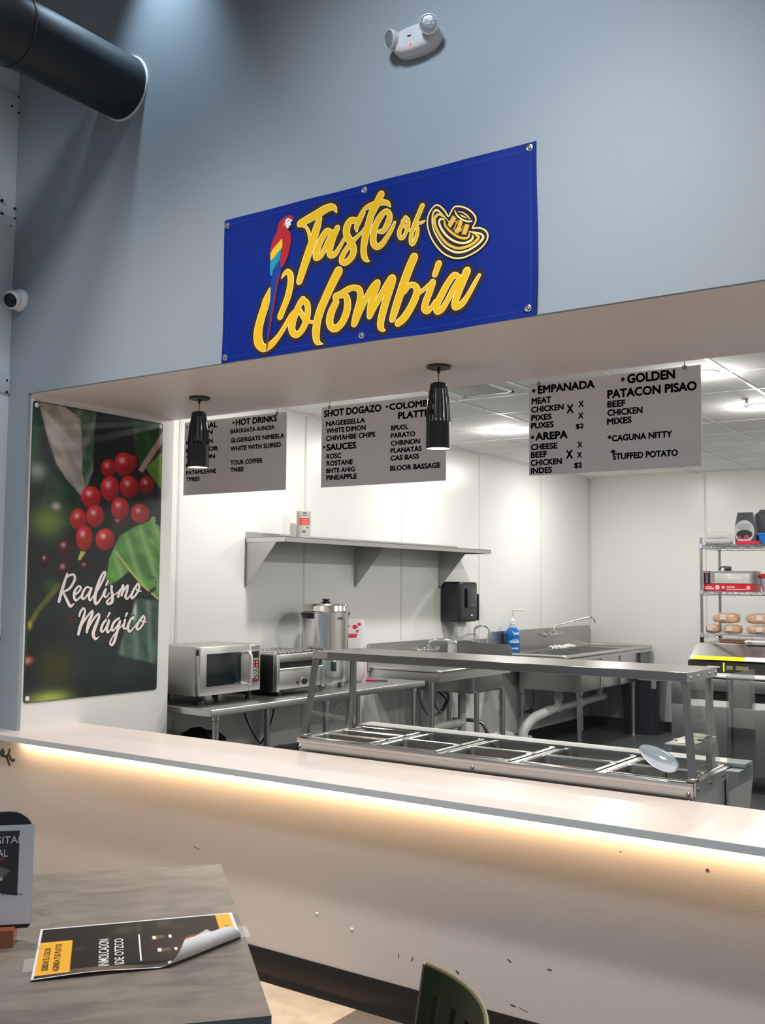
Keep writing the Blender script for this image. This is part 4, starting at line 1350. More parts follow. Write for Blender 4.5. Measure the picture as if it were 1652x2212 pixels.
for (u, z, r) in ((.03, .405, .020), (.062, .425, .014), (.05, .372, .013), (-.03, .41, .02)):
    mb.add([ppt(u + r * math.cos(k * .5236), z + .8 * r * math.sin(k * .5236)) for k in range(12)], [tuple(range(12))])
pq(-.06, .055, .325, .355)
pq(-.06, .05, .345, .349, 1)
pq(-.05, .04, .24, .25, 2)
pq(.04, .07, .185, .215)
mb.build('red_print', [RP, mat('pouch_pink', s255(240, 150, 160), .4), mat('pouch_grey', (0.15, 0.12, 0.13), .5)], t, 'red printed pictures', flat=True)
mb = MB()
e = [(.098, .02), (.104, .03), (.110, .17), (.122, .19), (.108, .26), (.1, .27)]
mb.prism(e, lambda a, b, q: (px_ + a * math.cos(an) + q * math.sin(an), py_ + a * math.sin(an) - q * math.cos(an), .87 + b), -.004, .004)
mb.build('pink_gusset', mat('pouch_gusset', s255(224, 42, 110), .4), t)
t = thing('marker_pen', 'pink and grey marker pen lying on the far end of the work table', 'pen', (-4.42, 3.12, .879))
mb = MB()
d = Vector((.10, .06, 0)).normalized()
c = Vector((-4.42, 3.12, .879))
mb.cyl(c - d * .09, c - d * .01, .0085, .0085, 14)
mb.build('cap', mat('pen_pink', s255(230, 40, 130), .4), t)
mb = MB()
mb.cyl(c - d * .01, c + d * .075, .0075, .0085, 14)
mb.build('barrel', mat('pen_grey', (0.16, 0.16, 0.17), .4), t)

# power cord, black bag under the table, round bin
mb = MB()
mb.tube([(-4.745, 2.0, .827), (-4.745, 2.01, .72), (-4.745, 2.08, .60), (-4.745, 2.17, .50), (-4.745, 2.205, .515), (-4.745, 2.26, .58), (-4.745, 2.31, .69), (-4.745, 2.33, .826)], .006, 8, smooth=5)
tag(mb.build('power_cord', BLACK, None), 'black power cord looping below the work table', 'cord')
t = thing('tote_bag', 'tall black soft bag standing under the near end of the work table', 'bag', (-4.60, 1.40, 0))
mb = MB()
vs, fs, n = [], [], 24
prof = [(0, 0, 0), (.17, .12, .0), (.185, .13, .06), (.18, .125, .52), (.165, .10, .63), (.12, .07, .668), (0, 0, .672)]
for (a, b, z) in prof:
    for i in range(n):
        q = 2 * math.pi * i / n
        c, s = math.cos(q), math.sin(q)
        wob = 1 + .05 * math.sin(5 * q + z * 20)
        vs.append((-4.58 + a * wob * math.copysign(abs(c) ** .6, c), 1.42 + b * wob * math.copysign(abs(s) ** .6, s), .001 + z + .015 * math.sin(3 * q) * (z > .5)))
for j in range(len(prof) - 1):
    for i in range(n):
        fs.append((j * n + i, j * n + (i + 1) % n, j * n + n + (i + 1) % n, j * n + n + i))
mb.add(vs, fs)
mb.build('bag_body', mat('black_nylon', (0.012, 0.013, 0.016), .55, bump=.4, bscale=30), t)
mb = MB()
mb.tube([(-4.66, 1.40, .62), (-4.63, 1.38, .675), (-4.55, 1.38, .70), (-4.48, 1.38, .68), (-4.46, 1.40, .62)], .011, 8, smooth=5)
mb.build('carry_handle', BLACK, t)


def bin_round(cx, cy, r0, r1, h, name, label):
    t = thing(name, label, 'trash bin', (cx, cy, 0))
    mb = MB()
    mb.lathe([(0, .002), (r0, .002), (r1, h - .03), (r1 + .01, h - .03), (r1 + .012, h), (r1 - .004, h), (r1 - .01, h - .02), (r0 - .01, .02), (0, .02)], (cx, cy, 0), 40)
    mb.build('bin_body', mat('bin_black', (0.010, 0.012, 0.016), .3), t)
    return t


bin_round(-4.06, 1.83, .17, .21, .57, 'trash_bin', 'round black trash bin behind the left end of the steam table')

# ================================================================== wall shelf and what stands on it
t = thing('wall_shelf', 'stainless wall shelf on three triangular brackets above the coffee urn', 'shelf', (-4.8, 3.4, 1.88))
mb = MB()
sy0, sy1, sx1, sz = 2.05, 4.93, -4.44, 1.912
mb.box(XW, sx1, sy0, sy1, sz - .004, sz)
mb.box(sx1 - .004, sx1, sy0, sy1, sz - .036, sz, .001, 1)
mb.box(XW + .004, sx1, sy0, sy0 + .004, sz - .036, sz, .001, 1)
mb.box(XW + .004, sx1, sy1 - .004, sy1, sz - .036, sz, .001, 1)
mb.box(XW, XW + .004, sy0, sy1, sz, sz + .038)
mb.build('shelf_board', STEEL, t)
for y in (2.055, 3.34, 4.62):
    mb = MB()
    mb.prism([(XW, sz - .006), (sx1 + .002 - .06, sz - .006), (XW + .014, 1.578), (XW, 1.578)], lambda a, b, q: (a, q, b), y, y + .003)
    mb.box(XW, XW + .003, y - .012, y + .016, 1.566, sz - .006)
    mb.box(XW, sx1 - .06, y, y + .022, sz - .008, sz - .0045)
    for z in (1.585, 1.70, 1.80):
        mb.cyl((XW + .003, y - .004, z), (XW + .007, y - .004, z), .006, seg=10)
    mb.build('bracket', STEELD, t)
t = thing('drink_mix_canister', 'pale canister with red label standing on the wall shelf', 'canister', (-4.655, 2.505, sz))
mb = MB()
mb.lathe([(0, .002), (.050, .002), (.051, .006), (.051, .194), (.0525, .196), (.0525, .204), (.050, .206), (0, .2055)], (-4.655, 2.505, sz), 36)
mb.build('can_body', mat('canister_pale', (0.62, 0.58, 0.52), .4), t)
ac = math.atan2(-3.26 - 2.505, 4.655) + .15


def cpt(u, z, o=.0006):
    a = ac + u / .051
    return (-4.655 + (.051 + o) * math.cos(a), 2.505 + (.051 + o) * math.sin(a), sz + z)


mb = MB()


def cq(u0, u1, z0, z1, mi=0, o=.0006):
    n = 8
    for i in range(n):
        a, b = u0 + (u1 - u0) * i / n, u0 + (u1 - u0) * (i + 1) / n
        mb.add([cpt(a, z0, o), cpt(b, z0, o), cpt(b, z1, o), cpt(a, z1, o)], [(0, 1, 2, 3)], mi)


cq(-.040, .040, .102, .152)
for r_, z in enumerate((.136, .122, .108)):
    for k in range(6):
        cq(-.030 + k * .0105, -.0235 + k * .0105, z, z + .006, 1, .0012)
cq(-.012, .012, .178, .196, 2)
cq(-.014, .035, .168, .172, 2)
cq(.012, .030, .078, .090, 3)
cq(-.015, .006, .045, .066, 2)
for z in (.062, .052, .036, .026):
    cq(.0, .035, z, z + .002, 2)
mb.build('label_print', [mat('can_red', s255(190, 45, 38), .4), mat('can_pink', s255(240, 170, 150), .4), mat('can_grey', (0.13, 0.14, 0.12), .5), mat('can_green', (0.06, 0.16, 0.12), .5)], t, 'red label and grey print', flat=True)

# paper towel dispenser
t = thing('paper_towel_dispenser', 'glossy black paper towel dispenser on the kitchen wall beside the shelf', 'dispenser', (XW, 4.80, 1.27))
GB = mat('glossy_black', (0.010, 0.014, 0.020), .12, 0, .6)
dx, dy0, dy1, dz0, dz1 = -4.575, 4.64, 4.965, 1.265, 1.625
mb = MB()
bm = bmesh.new()
bmesh.ops.create_cube(bm, size=1)
for v in bm.verts:
    x = XW + (dx - XW) * (v.co.x + .5)
    z = dz0 + (dz1 - dz0) * (v.co.z + .5)
    if v.co.x > 0 and v.co.z > 0:
        x -= .02
    if v.co.x > 0 and v.co.z < 0:
        x -= .015
    v.co = Vector((x, dy0 + (dy1 - dy0) * (v.co.y + .5), z))
bmesh.ops.bevel(bm, geom=bm.edges[:], offset=.028, segments=5, affect='EDGES', profile=.5)
mb.bmadd(bm)
mb.build('housing', GB, t)
mb = MB()
mb.box(dx - .006, dx + .002, dy0 + .10, dy1 - .055, dz0 + .125, dz1 - .06, .012, 3)
mb.build('window', mat('smoke_window', (0.022, 0.03, 0.038), .08, 0, .7), t)
mb = MB()
mb.box(dx - .05, dx - .01, dy1 - .012, dy1 + .012, dz0 + .01, dz0 + .25, .008, 2)
mb.build('side_lever', BLACK, t)
mb = MB()
mb.box(dx - .012, dx - .001, dy0 + .165, dy0 + .205, dz0 + .052, dz0 + .068, .003, 1)
mb.box(dx - .006, dx + .0028, dy0 + .178, dy0 + .196, dz0 + .150, dz0 + .157)
mb.build('logo_badge', mat('badge_silver', (0.6, 0.6, 0.6), .3, .7), t)
t = thing('paper_towel', 'white paper towel sheet hanging from the black dispenser', 'paper towel', (-4.70, 4.86, 1.2))
mb = MB()
nx_, nz_ = 10, 6
vs, fs = [], []
for j in range(nz_ + 1):
    for i in range(nx_ + 1):
        u, v = i / nx_, j / nz_
        vs.append((-4.70 + .006 * math.sin(u * 6) + .02 * v, 4.76 + .19 * u, 1.268 - .14 * v * (1 + .1 * math.sin(u * 5))))
for j in range(nz_):
    for i in range(nx_):
        a = j * (nx_ + 1) + i
        fs.append((a, a + 1, a + nx_ + 2, a + nx_ + 1))
mb.add(vs, fs)
o = mb.build('sheet', PAPER, t)
md = o.modifiers.new('s', 'SOLIDIFY')
md.thickness = .001

# ================================================================== sinks
def sink_bowl(mb, x0, x1, y0, y1, zt, zb, th=.006, r=.03):
    """open bowl: outer and inner rounded shells"""
    def ring(ix, z, inset=0):
        a, b, c, d = x0 + ix + inset, x1 - ix - inset, y0 + ix + inset, y1 - ix - inset
        q = max(r - ix, .006)
        out = []
        for (cx, cy, a0) in ((b - q, d - q, 0), (a + q, d - q, 90), (a + q, c + q, 180), (b - q, c + q, 270)):
            for k in range(4):
                t_ = math.radians(a0 + 30 * k)
                out.append((cx + q * math.cos(t_), cy + q * math.sin(t_), z))
        return out
    rings = [ring(0, zt), ring(0, zb + .02), ring(.008, zb + .004), ring(.02, zb), None, ring(.026, zb + th), ring(th + .006, zb + .03), ring(th, zt)]
    o = len(mb.v)
    lst = [q for q in rings if q]
    vs = [p for q in lst for p in q]
    fs = []
    n = 16
    for j in range(len(lst) - 1):
        if j == 3:
            continue
        for i in range(n):
            fs.append((j * n + i, j * n + (i + 1) % n, (j + 1) * n + (i + 1) % n, (j + 1) * n + i))
    fs.append(tuple(range(3 * n, 4 * n))[::-1])
    fs.append(tuple(range(4 * n, 5 * n)))
    for i in range(n):
        fs.append((i, (i + 1) % n, (len(lst) - 1) * n + (i + 1) % n, (len(lst) - 1) * n + i))
    mb.add(vs, fs)


def wall_faucet(t, x, y0, y1, z, spout):
    mb = MB()
    mb.tube([(x + .045, y0, z), (x + .045, y1, z)], .013, 12)
    for y in (y0 + .015, y1 - .015):
        mb.lathe([(.026, 0), (.026, .006), (.014, .014), (.014, .05)], (x, y, z), 18, axis=(1, 0, 0))
    mb.tube(spout, .0105, 10, smooth=6)
    mb.lathe([(.018, 0), (.018, .03), (.012, .036)], (x + .045, (y0 + y1) / 2, z + .008), 16)
    f = mb.build('faucet', CHROME, t, 'chrome wall faucet')
    for y in (y0 - .005, y1 + .005):
        mb = MB()
        mb.lathe([(.017, 0), (.019, .02), (.013, .028), (.013, .036), (0, .038)], (x + .045, y, z), 14, axis=(.8, 0, .6))
        mb.tube([(x + .058, y - .03, z + .026), (x + .072, y, z + .024), (x + .058, y + .03, z + .026)], .0075, 8, smooth=3)
        mb.build('tap_handle', CHROME, f)


# --- prep sink with drainboard
t = thing('prep_sink', 'stainless sink with left drainboard at the end of the work table', 'sink', (-4.47, 4.15, 0))
ax0, ax1, ay0, ay1, az = -4.792, -4.15, 3.56, 4.74, .93
mb = MB()
# drainboard pan + deck ring around the bowl
mb.box(ax0, ax1, ay0, 4.19, az - .030, az - .022)
mb.box(ax0, -4.74, 4.19, ay1, az - .030, az - .018)
mb.box(-4.205, ax1, 4.19, ay1, az - .030, az - .018)
mb.box(ax0, ax1, 4.715, ay1, az - .030, az - .018)
# apron skirts
mb.box(ax0, ax1, ay0 - .004, ay0, az - .085, az - .005)
mb.box(ax1, ax1 + .004, ay0, ay1, az - .085, az - .005)
mb.box(ax0, ax1, ay1, ay1 + .004, az - .085, az - .005)
mb.build('drainboard', STEEL, t)
mb = MB()
mb.tube([(ax0 + .008, ay0, az - .006), (ax1 - .012, ay0, az - .006), (ax1, ay0 + .012, az - .006), (ax1, ay1 - .012, az - .006), (ax1 - .012, ay1, az - .006), (ax0 + .008, ay1, az - .006)], .013, 12)
mb.build('rolled_rim', STEEL, t)
mb = MB()
sink_bowl(mb, -4.745, -4.20, 4.19, 4.72, az - .03, .70)
mb.build('bowl', STEELD, t)
mb = MB()
mb.prism([(ay0 - .04, az - .03), (ay1, az - .03), (ay1, az + .14), (ay1 - .04, az + .186), (ay0 - .04, az + .188)], lambda a, b, q: (q, a, b), XW + .004, XW + .022)
mb.build('backsplash', STEELD, t)
wall_faucet(t, XW + .022, 4.24, 4.46, 1.03, [(XW + .067, 4.35, 1.045), (XW + .067, 4.35, 1.09), (XW + .10, 4.36, 1.118), (XW + .17, 4.40, 1.122), (XW + .25, 4.46, 1.108), (XW + .27, 4.475, 1.09)])
for (x, y) in ((-4.2, 4.24), (-4.2, 4.70), (-4.74, 4.24), (-4.74, 4.70), (-4.24, 3.60)):
    mb = MB()
    leg_tube(mb, x, y, .71 if y > 4 else .9)
    mb.build('leg', GALV, t)
mb = MB()
mb.lathe([(.045, .70), (.045, .685), (.03, .67), (.03, .60)], (-4.46, 4.45, 0), 20)
mb.tube([(-4.46, 4.45, .66), (-4.46, 4.45, .2), (-4.46, 4.45, .05)], .036, 16)
mb.tube([(-4.46, 4.45, .42), (-4.46, 4.15, .425), (-4.46, 4.04, .425), (-4.47, 3.98, .40), (-4.47, 3.96, .34), (-4.47, 3.96, .05)], .036, 16, smooth=4)
mb.build('drain_pipe', mat('grey_pvc', (0.50, 0.51, 0.51), .4), t)
mb = MB()
mb.tube([(-4.45, 3.72, .88), (-4.44, 3.74, .70), (-4.46, 3.88, .56), (-4.52, 4.15, .52), (-4.62, 4.45, .60), (-4.76, 4.55, .66)], .010, 8, smooth=6)
mb.tube([(-4.45, 3.95, .88), (-4.44, 3.96, .70), (-4.46, 4.02, .60), (-4.52, 4.22, .53), (-4.62, 4.5, .62), (-4.76, 4.62, .66)], .010, 8, smooth=6)
mb.build('supply_hose', mat('braided_grey', (0.20, 0.19, 0.18), .45, .4), t, 'grey flexible hoses')

# --- hand sink with side splash
t = thing('hand_sink', 'small stainless hand sink with grey side splash between the two larger sinks', 'sink', (-4.52, 5.15, .8))
mb = MB()
hx0, hx1, hy0, hy1, hz = -4.795, -4.36, 4.96, 5.34, .94
mb.box(hx0, hx0 + .06, hy0, hy1, hz - .012, hz)
mb.box(hx1 - .02, hx1, hy0, hy1, hz - .04, hz)
mb.box(hx0, hx1, hy0, hy0 + .02, hz - .04, hz)
mb.box(hx0, hx1, hy1 - .02, hy1, hz - .04, hz)
mb.build('deck', STEEL, t)
mb = MB()
sink_bowl(mb, hx0 + .06, hx1 - .02, hy0 + .02, hy1 - .02, hz - .012, .80)
mb.build('bowl', STEELD, t)
mb = MB()
pts = [(XW + .005, .89), (-4.238, .89)]
for k in range(7):
    a = math.radians(15 * k)
    pts.append((-4.238 - .05 + .05 * math.cos(a), 1.02 + .05 * math.sin(a)))
pts += [(XW + .005, 1.082)]
mb.prism(pts, lambda a, b, q: (a, q, b), 4.945, 4.951)
mb.build('side_splash', mat('side_splash_steel', (0.36, 0.355, 0.35), .38, 1.0, rvar=.05, nscale=8), t)
mb = MB()
mb.box(XW + .004, XW + .012, hy0, hy1 + .16, hz, 1.085)
mb.build('backsplash', STEELD, t)
mb = MB()
mb.tube([(-4.66, 5.02, hz), (-4.66, 5.02, 1.16), (-4.65, 5.03, 1.205), (-4.60, 5.06, 1.225), (-4.555, 5.085, 1.205), (-4.54, 5.095, 1.15)], .0105, 12, smooth=6)
mb.lathe([(.022, 0), (.022, .01), (.013, .02)], (-4.66, 5.02, hz), 18)
f = mb.build('faucet', CHROME, t, 'chrome gooseneck faucet')
for y in (4.99, 5.12):
    mb = MB()
    mb.lathe([(.018, 0), (.018, .03), (.012, .04)], (-4.68, y, hz), 14)
    mb.build('tap_handle', CHROME, f)
mb = MB()
mb.tube([(-4.58, 4.88 + .08, 1.082), (-4.70, 4.96, 1.085), (-4.765, 4.96, 1.09), (-4.765, 4.96, 1.135), (-4.75, 4.96, 1.145), (-4.64, 4.96, 1.150), (-4.60, 4.96, 1.14), (-4.60, 4.96, 1.085)], .006, 8)
mb.build('side_handle', CHROME, t)
mb = MB()
mb.lathe([(.03, .80), (.02, .78), (.0175, .77), (.0175, .30)], (-4.45, 5.14, 0), 18)
mb.tube([(-4.45, 5.14, .44), (-4.45, 5.14, .28), (-4.46, 5.12, .235), (-4.48, 5.06, .215), (-4.50, 4.99, .24), (-4.51, 4.96, .31), (-4.55, 4.93, .37), (-4.66, 4.88, .385), (-4.78, 4.84, .385)], .0175, 12, smooth=6)
for z in (.58, .44):
    mb.lathe([(.0175, -.016), (.024, -.012), (.024, .012), (.0175, .016)], (-4.45, 5.14, z), 16)
mb.build('chrome_trap', mat('tarnished_chrome', (0.40, 0.37, 0.32), .25, 1.0), t, 'chrome drain trap')

# --- three compartment sink
t = thing('three_compartment_sink', 'large three compartment stainless sink in the far left corner', 'sink', (-4.45, 6.8, 0))
cx0, cx1, cy0, cy1, cz = -4.792, -4.045, 5.62, 7.92, .94
bx = [6.04, 6.556, 7.073, 7.59]
mb = MB()
mb.box(cx0, cx1, cy0, bx[0], cz - .034, cz - .026)
mb.box(cx0, cx1, bx[3], cy1, cz - .034, cz - .026)
mb.box(cx0, -4.73, bx[0], bx[3], cz - .034, cz - .022)
mb.box(-4.075, cx1, bx[0], bx[3], cz - .034, cz - .022)
for b in bx:
    mb.box(-4.73, -4.075, b - .008, b + .008, cz - .034, cz - .022)
mb.box(cx0, cx1, cy0 - .003, cy0, cz - .06, cz - .006)
mb.box(cx1, cx1 + .003, cy0, cy1, cz - .06, cz - .006)
mb.build('drainboard', STEEL, t)
mb = MB()
mb.tube([(cx0 + .024, cy0, cz - .012), (cx1 - .02, cy0, cz - .012), (cx1, cy0 + .02, cz - .012), (cx1, cy1 - .02, cz - .012), (cx1 - .02, cy1, cz - .012), (cx0 + .024, cy1, cz - .012)], .021, 14)
mb.build('rolled_rim', STEEL, t)
for k in range(3):
    mb = MB()
    sink_bowl(mb, -4.735, -4.070, bx[k] + .002, bx[k + 1] - .002, cz - .034, .565, r=.02)
    mb.build('bowl', STEEL if k else STEELD, t)
mb = MB()
mb.prism([(cy0 - .08, cz - .03), (cy1 + .03, cz - .03), (cy1 + .03, cz + .14), (cy1 - .03, cz + .205), (cy0 - .08, cz + .205)], lambda a, b, q: (q, a, b), XW + .004, XW + .03)
mb.build('backsplash', STEELD, t)
wall_faucet(t, XW + .03, 6.70, 7.0, 1.075, [(XW + .075, 6.85, 1.09), (XW + .078, 6.86, 1.15), (XW + .10, 6.89, 1.175), (XW + .22, 6.98, 1.215), (XW + .36, 7.08, 1.258), (XW + .40, 7.11, 1.262), (XW + .42, 7.125, 1.24), (XW + .425, 7.13, 1.20)])
for (x, y) in ((-4.10, 6.08), (-4.10, 7.50), (-4.70, 6.08), (-4.70, 7.52)):
    mb = MB()
    leg_tube(mb, x, y, .57, r=.022)
    mb.lathe([(.03, .57), (.03, .52), (.023, .51)], (x, y, 0), 16)
    mb.build('leg', GALV, t)
mb = MB()
for y in (6.30, 6.81, 7.33):
    mb.lathe([(.05, .565), (.05, .55), (.042, .54), (.042, .50), (.048, .495), (.048, .47), (.036, .465), (.036, .40)], (-4.42, y, 0), 20)
mb.tube([(-4.42, 7.42, .395), (-4.42, 6.2, .375), (-4.42, 6.08, .36)], .04, 16)
mb.lathe([(0, 0), (.047, 0), (.047, .05), (.04, .05)], (-4.42, 7.45, .395), 18, axis=(0, -1, 0))
mb.tube([(-4.42, 6.12, .37), (-4.44, 6.0, .35), (-4.50, 5.88, .30), (-4.54, 5.78, .20), (-4.54, 5.76, .12)], .048, 16, smooth=4)
for y in (6.30, 6.81):
    mb.lathe([(.047, -.05), (.047, .05)], (-4.42, y, .378), 18, axis=(0, 1, 0))
mb.build('drain_manifold', PVC, t, 'white pvc drain pipe')
mb = MB()
mb.tube([(-4.76, 6.16, .33), (-4.64, 6.16, .33)], .014, 10)
mb.tube([(-4.70, 6.08, .33), (-4.70, 6.24, .33)], .016, 10)
mb.tube([(-4.70, 6.10, .34), (-4.70, 6.10, .54)], .010, 8)
mb.tube([(-4.70, 6.24, .34), (-4.69, 6.30, .42), (-4.70, 6.30, .54)], .008, 8, smooth=4)
for y in (6.07, 6.25):
    mb.lathe([(.026, -.008), (.026, .008)], (-4.70, y, .33), 14, axis=(0, 1, 0))
mb.build('supply_valve', mat('valve_grey', (0.13, 0.13, 0.125), .4, .7), t)
mb = MB()
mb.prism([(-4.70, cz - .04), (-4.05, cz - .04), (-4.05, .69), (-4.70, .69)], lambda a, b, q: (a, q, b), 7.60, 7.66)
mb.prism([(7.66, cz - .05), (7.90, cz - .05), (7.90, .74), (7.66, .70)], lambda a, b, q: (q, a, b), -4.06, -4.055)
mb.build('end_apron', mat('apron_grey', (0.20, 0.205, 0.21), .45, .6), t)
for k in (0, 1):
    mb = MB()
    mb.box(-4.0695, -4.066, bx[k + 1] - .014, bx[k + 1] + .014, .575, cz - .06, .001, 1)
    mb.build('seam_strip', STEELD, t)
t = thing('plastic_liner', 'crumpled clear plastic sheet hanging over the near sink bowl edge', 'plastic sheet', (-4.3, 6.3, .93))
mb = MB()
rr = random.Random(9)
vs, fs = [], []
n1_, n2_ = 16, 8
for i in range(n1_ + 1):
    for j in range(n2_ + 1):
        u, v = i / n1_, j / n2_
        vs.append((-4.66 + .05 * u + .06 * v + .010 * rr.random(), 6.55 + u * .50, .958 - .05 * abs(v - .5) + .028 * rr.random()))
for i in range(n1_):
    for j in range(n2_):
        a = i * (n2_ + 1) + j
        fs.append((a, a + 1, a + n2_ + 2, a + n2_ + 1))
mb.add(vs, fs)
o = mb.build('sheet', mat('milky_plastic', (0.72, 0.73, 0.70), .25, 0, .6), t)
md = o.modifiers.new('s', 'SOLIDIFY')
md.thickness = .0015
# floor drain cup and the white elbow from the hand sink
t = thing('floor_sink_pipe', 'white pvc elbow and cup draining to the floor below the hand sink', 'pipe', (-4.55, 5.55, 0))
mb = MB()
mb.tube([(-4.60, 4.98, .16), (-4.57, 5.1, .19), (-4.55, 5.3, .205), (-4.55, 5.48, .19), (-4.55, 5.58, .13), (-4.54, 5.68, .09), (-4.54, 5.76, .085)], .040, 14, smooth=4)
mb.build('elbow_pipe', PVC, t)
mb = MB()
mb.lathe([(0, 0), (.085, 0), (.088, .15), (.082, .155), (.078, .03), (0, .03)], (-4.54, 5.76, 0), 24)
mb.build('drain_cup', PVC, t)

# soap jug
sx_, sy_ = -4.688, 5.83
t = thing('soap_bottle', 'pump bottle of bright blue liquid soap on the three compartment sink', 'soap bottle', (sx_, sy_, .914))
mb = MB()
mb.lathe([(0, .002), (.066, .002), (.073, .012), (.073, .13), (.070, .17), (.073, .20), (.066, .235), (.045, .258), (.040, .268)], (sx_, sy_, .9145), 32)
mb.build('bottle', mat('blue_soap', s255(20, 110, 200), .12, 0, .6), t, 'blue liquid bottle')
mb = MB()
mb.lathe([(.0402, .262), (.0385, .31), (.036, .312)], (sx_, sy_, .9145), 24)
mb.build('neck', mat('pale_neck', (0.62, 0.70, 0.78), .3), t)
ac2 = math.atan2(-3.26 - sy_, -sx_)
mb = MB()
for (z0, z1, a0, a1) in ((.20, .222, .1, 1.0), (.120, .145, -.4, 1.0), (.06, .075, -.2, .9), (.150, .156, .0, .8)):
    for i in range(8):
        a, b = ac2 + a0 + (a1 - a0) * i / 8, ac2 + a0 + (a1 - a0) * (i + 1) / 8
        mb.add([(sx_ + .0742 * math.cos(q), sy_ + .0742 * math.sin(q), .9145 + z) for q, z in ((a, z0), (b, z0), (b, z1), (a, z1))], [(0, 1, 2, 3)])
mb.build('label_stripes', mat('soap_label', (0.62, 0.74, 0.85), .4), t, flat=True)
mb = MB()
mb.lathe([(.033, .31), (.033, .335), (.018, .352), (.012, .37), (.008, .372), (.008, .43), (.017, .432), (.017, .446), (0, .447)], (sx_, sy_, .9145), 24)
mb.tube([(sx_, sy_, .9145 + .439), (sx_ + .09, sy_ + .04, .9145 + .440), (sx_ + .105, sy_ + .047, .9145 + .432)], .0085, 10)
mb.build('pump', WHITEP, t, 'white pump top')

# swing-top black bin by the far sink
t = thing('waste_bin', 'large black waste bin under the end of the three compartment sink', 'trash bin', (-4.07, 7.75, 0))
mb = MB()


def rrect(cx, cy, w_, d_, r, z, n=6):
    out = []
    for (sx, sy, a0) in ((1, 1, 0), (-1, 1, 90), (-1, -1, 180), (1, -1, 270)):
        for k in range(n):
            a = math.radians(a0 + 90 * k / (n - 1))
            out.append((cx + sx * (w_ / 2 - r) + r * math.cos(a), cy + sy * (d_ / 2 - r) + r * math.sin(a), z))
    return out


def loft(mb, rings, cap0=True, cap1=True, mi=0):
    n = len(rings[0])
    vs = [p for q in rings for p in q]
    fs = []
    for j in range(len(rings) - 1):
        for i in range(n):
            fs.append((j * n + i, j * n + (i + 1) % n, (j + 1) * n + (i + 1) % n, (j + 1) * n + i))
    if cap0:
        fs.append(tuple(range(n))[::-1])
    if cap1:
        fs.append(tuple(range((len(rings) - 1) * n, len(rings) * n)))
    mb.add(vs, fs, mi)


loft(mb, [rrect(-4.07, 7.75, .38, .30, .09, 0.003), rrect(-4.07, 7.75, .46, .36, .10, .60), rrect(-4.07, 7.75, .48, .38, .10, .60), rrect(-4.07, 7.75, .48, .38, .10, .625), rrect(-4.07, 7.75, .44, .34, .09, .625), rrect(-4.07, 7.75, .36, .28, .08, .05)])
mb.build('bin_body', mat('bin_gloss_black', (0.012, 0.014, 0.018), .25), t)
mb = MB()
loft(mb, [rrect(-4.07, 7.75, .486, .386, .10, .585), rrect(-4.07, 7.75, .49, .39, .10, .630), rrect(-4.07, 7.75, .43, .33, .09, .632), rrect(-4.07, 7.75, .42, .32, .09, .60)], False, False)
mb.box(-3.915, -3.86, 7.550, 7.556, .50, .61, .002, 1)
mb.build('bin_liner', mat('liner_grey', (0.25, 0.26, 0.27), .3, 0, .6), t, 'grey bag liner folded over the rim')
# ================================================================== steam table with sneeze guard
s0, s1, sf, sz_ = -2.99, -1.182, 0.42, 0.90
t = thing('steam_table', 'stainless five well steam table with glass sneeze guard behind the counter', 'steam table', (-2.09, .65, 0))
mb = MB()
mb.box(s0, s1, sf, sf + .012, .60, sz_, .002, 1)
mb.box(s0, s1, sf - .004, sf + .02, sz_ - .022, sz_, .003, 2)
mb.box(s0, s0 + .012, sf, .93, .60, sz_, .002, 1)
mb.box(s0, s1, .918, .93, .60, sz_, .002, 1)
for x in (-2.99, -2.608, -2.265, -1.916, -1.553, -1.215):
    mb.box(x, x + .03 if x < -1.3 else s1, sf, .93, sz_ - .012, sz_ - .001, 0, 1)
mb.box(s0, s1, sf, sf + .022, sz_ - .012, sz_ - .001)
mb.box(s0, s1, .880, .93, sz_ - .012, sz_ - .001)
mb.build('body', mat('table_front_steel', (0.60, 0.585, 0.56), .30, 1.0, rvar=.02, nscale=60, stretch=(1, 1, 12)), t)
mb = MB()
mb.box(s1 - .004, s1, sf + .001, .92, .50, sz_ - .004)
mb.build('end_panel', mat('end_panel_steel', (0.52, 0.54, 0.56), .4, .6), t, 'pale grey end panel')
mb = MB()
mb.prism([(.435, sz_ + .002), (.80, sz_ + .002), (.80, sz_ - .038), (.60, sz_ - .046), (.425, sz_ - .046), (.425, sz_ - .004)], lambda a, b, q: (q, a, b), s1, s1 + .006)
mb.build('end_rail', STEEL, t)
for (y, z) in ((.455, sz_ - .022), (.60, sz_ - .020), (.755, sz_ - .018)):
    mb = MB()
    mb.lathe([(.008, 0), (.008, .002), (.004, .005), (0, .005)], (s1 + .006, y, z), 14, axis=(1, 0, 0))
    mb.build('bolt', mat('bolt_steel', (0.30, 0.30, 0.30), .3, 1.0), t)
for x in (s0 + .016, -2.08, s1 - .018):
    for z in (sz_ - .038, sz_ - .066):
        mb = MB()
        mb.lathe([(.0085, 0), (.0085, .0015), (.005, .005), (0, .005)], (x, sf - .0005, z), 14, axis=(0, -1, 0))
        mb.build('bolt', MATS['bolt_steel'], t)
# feet/legs of the unit (hidden behind the half wall)
for x in (s0 + .05, s1 - .05):
    for y in (.47, .88):
        mb = MB()
        leg_tube(mb, x, y, .60)
        mb.build('leg', GALV, t)
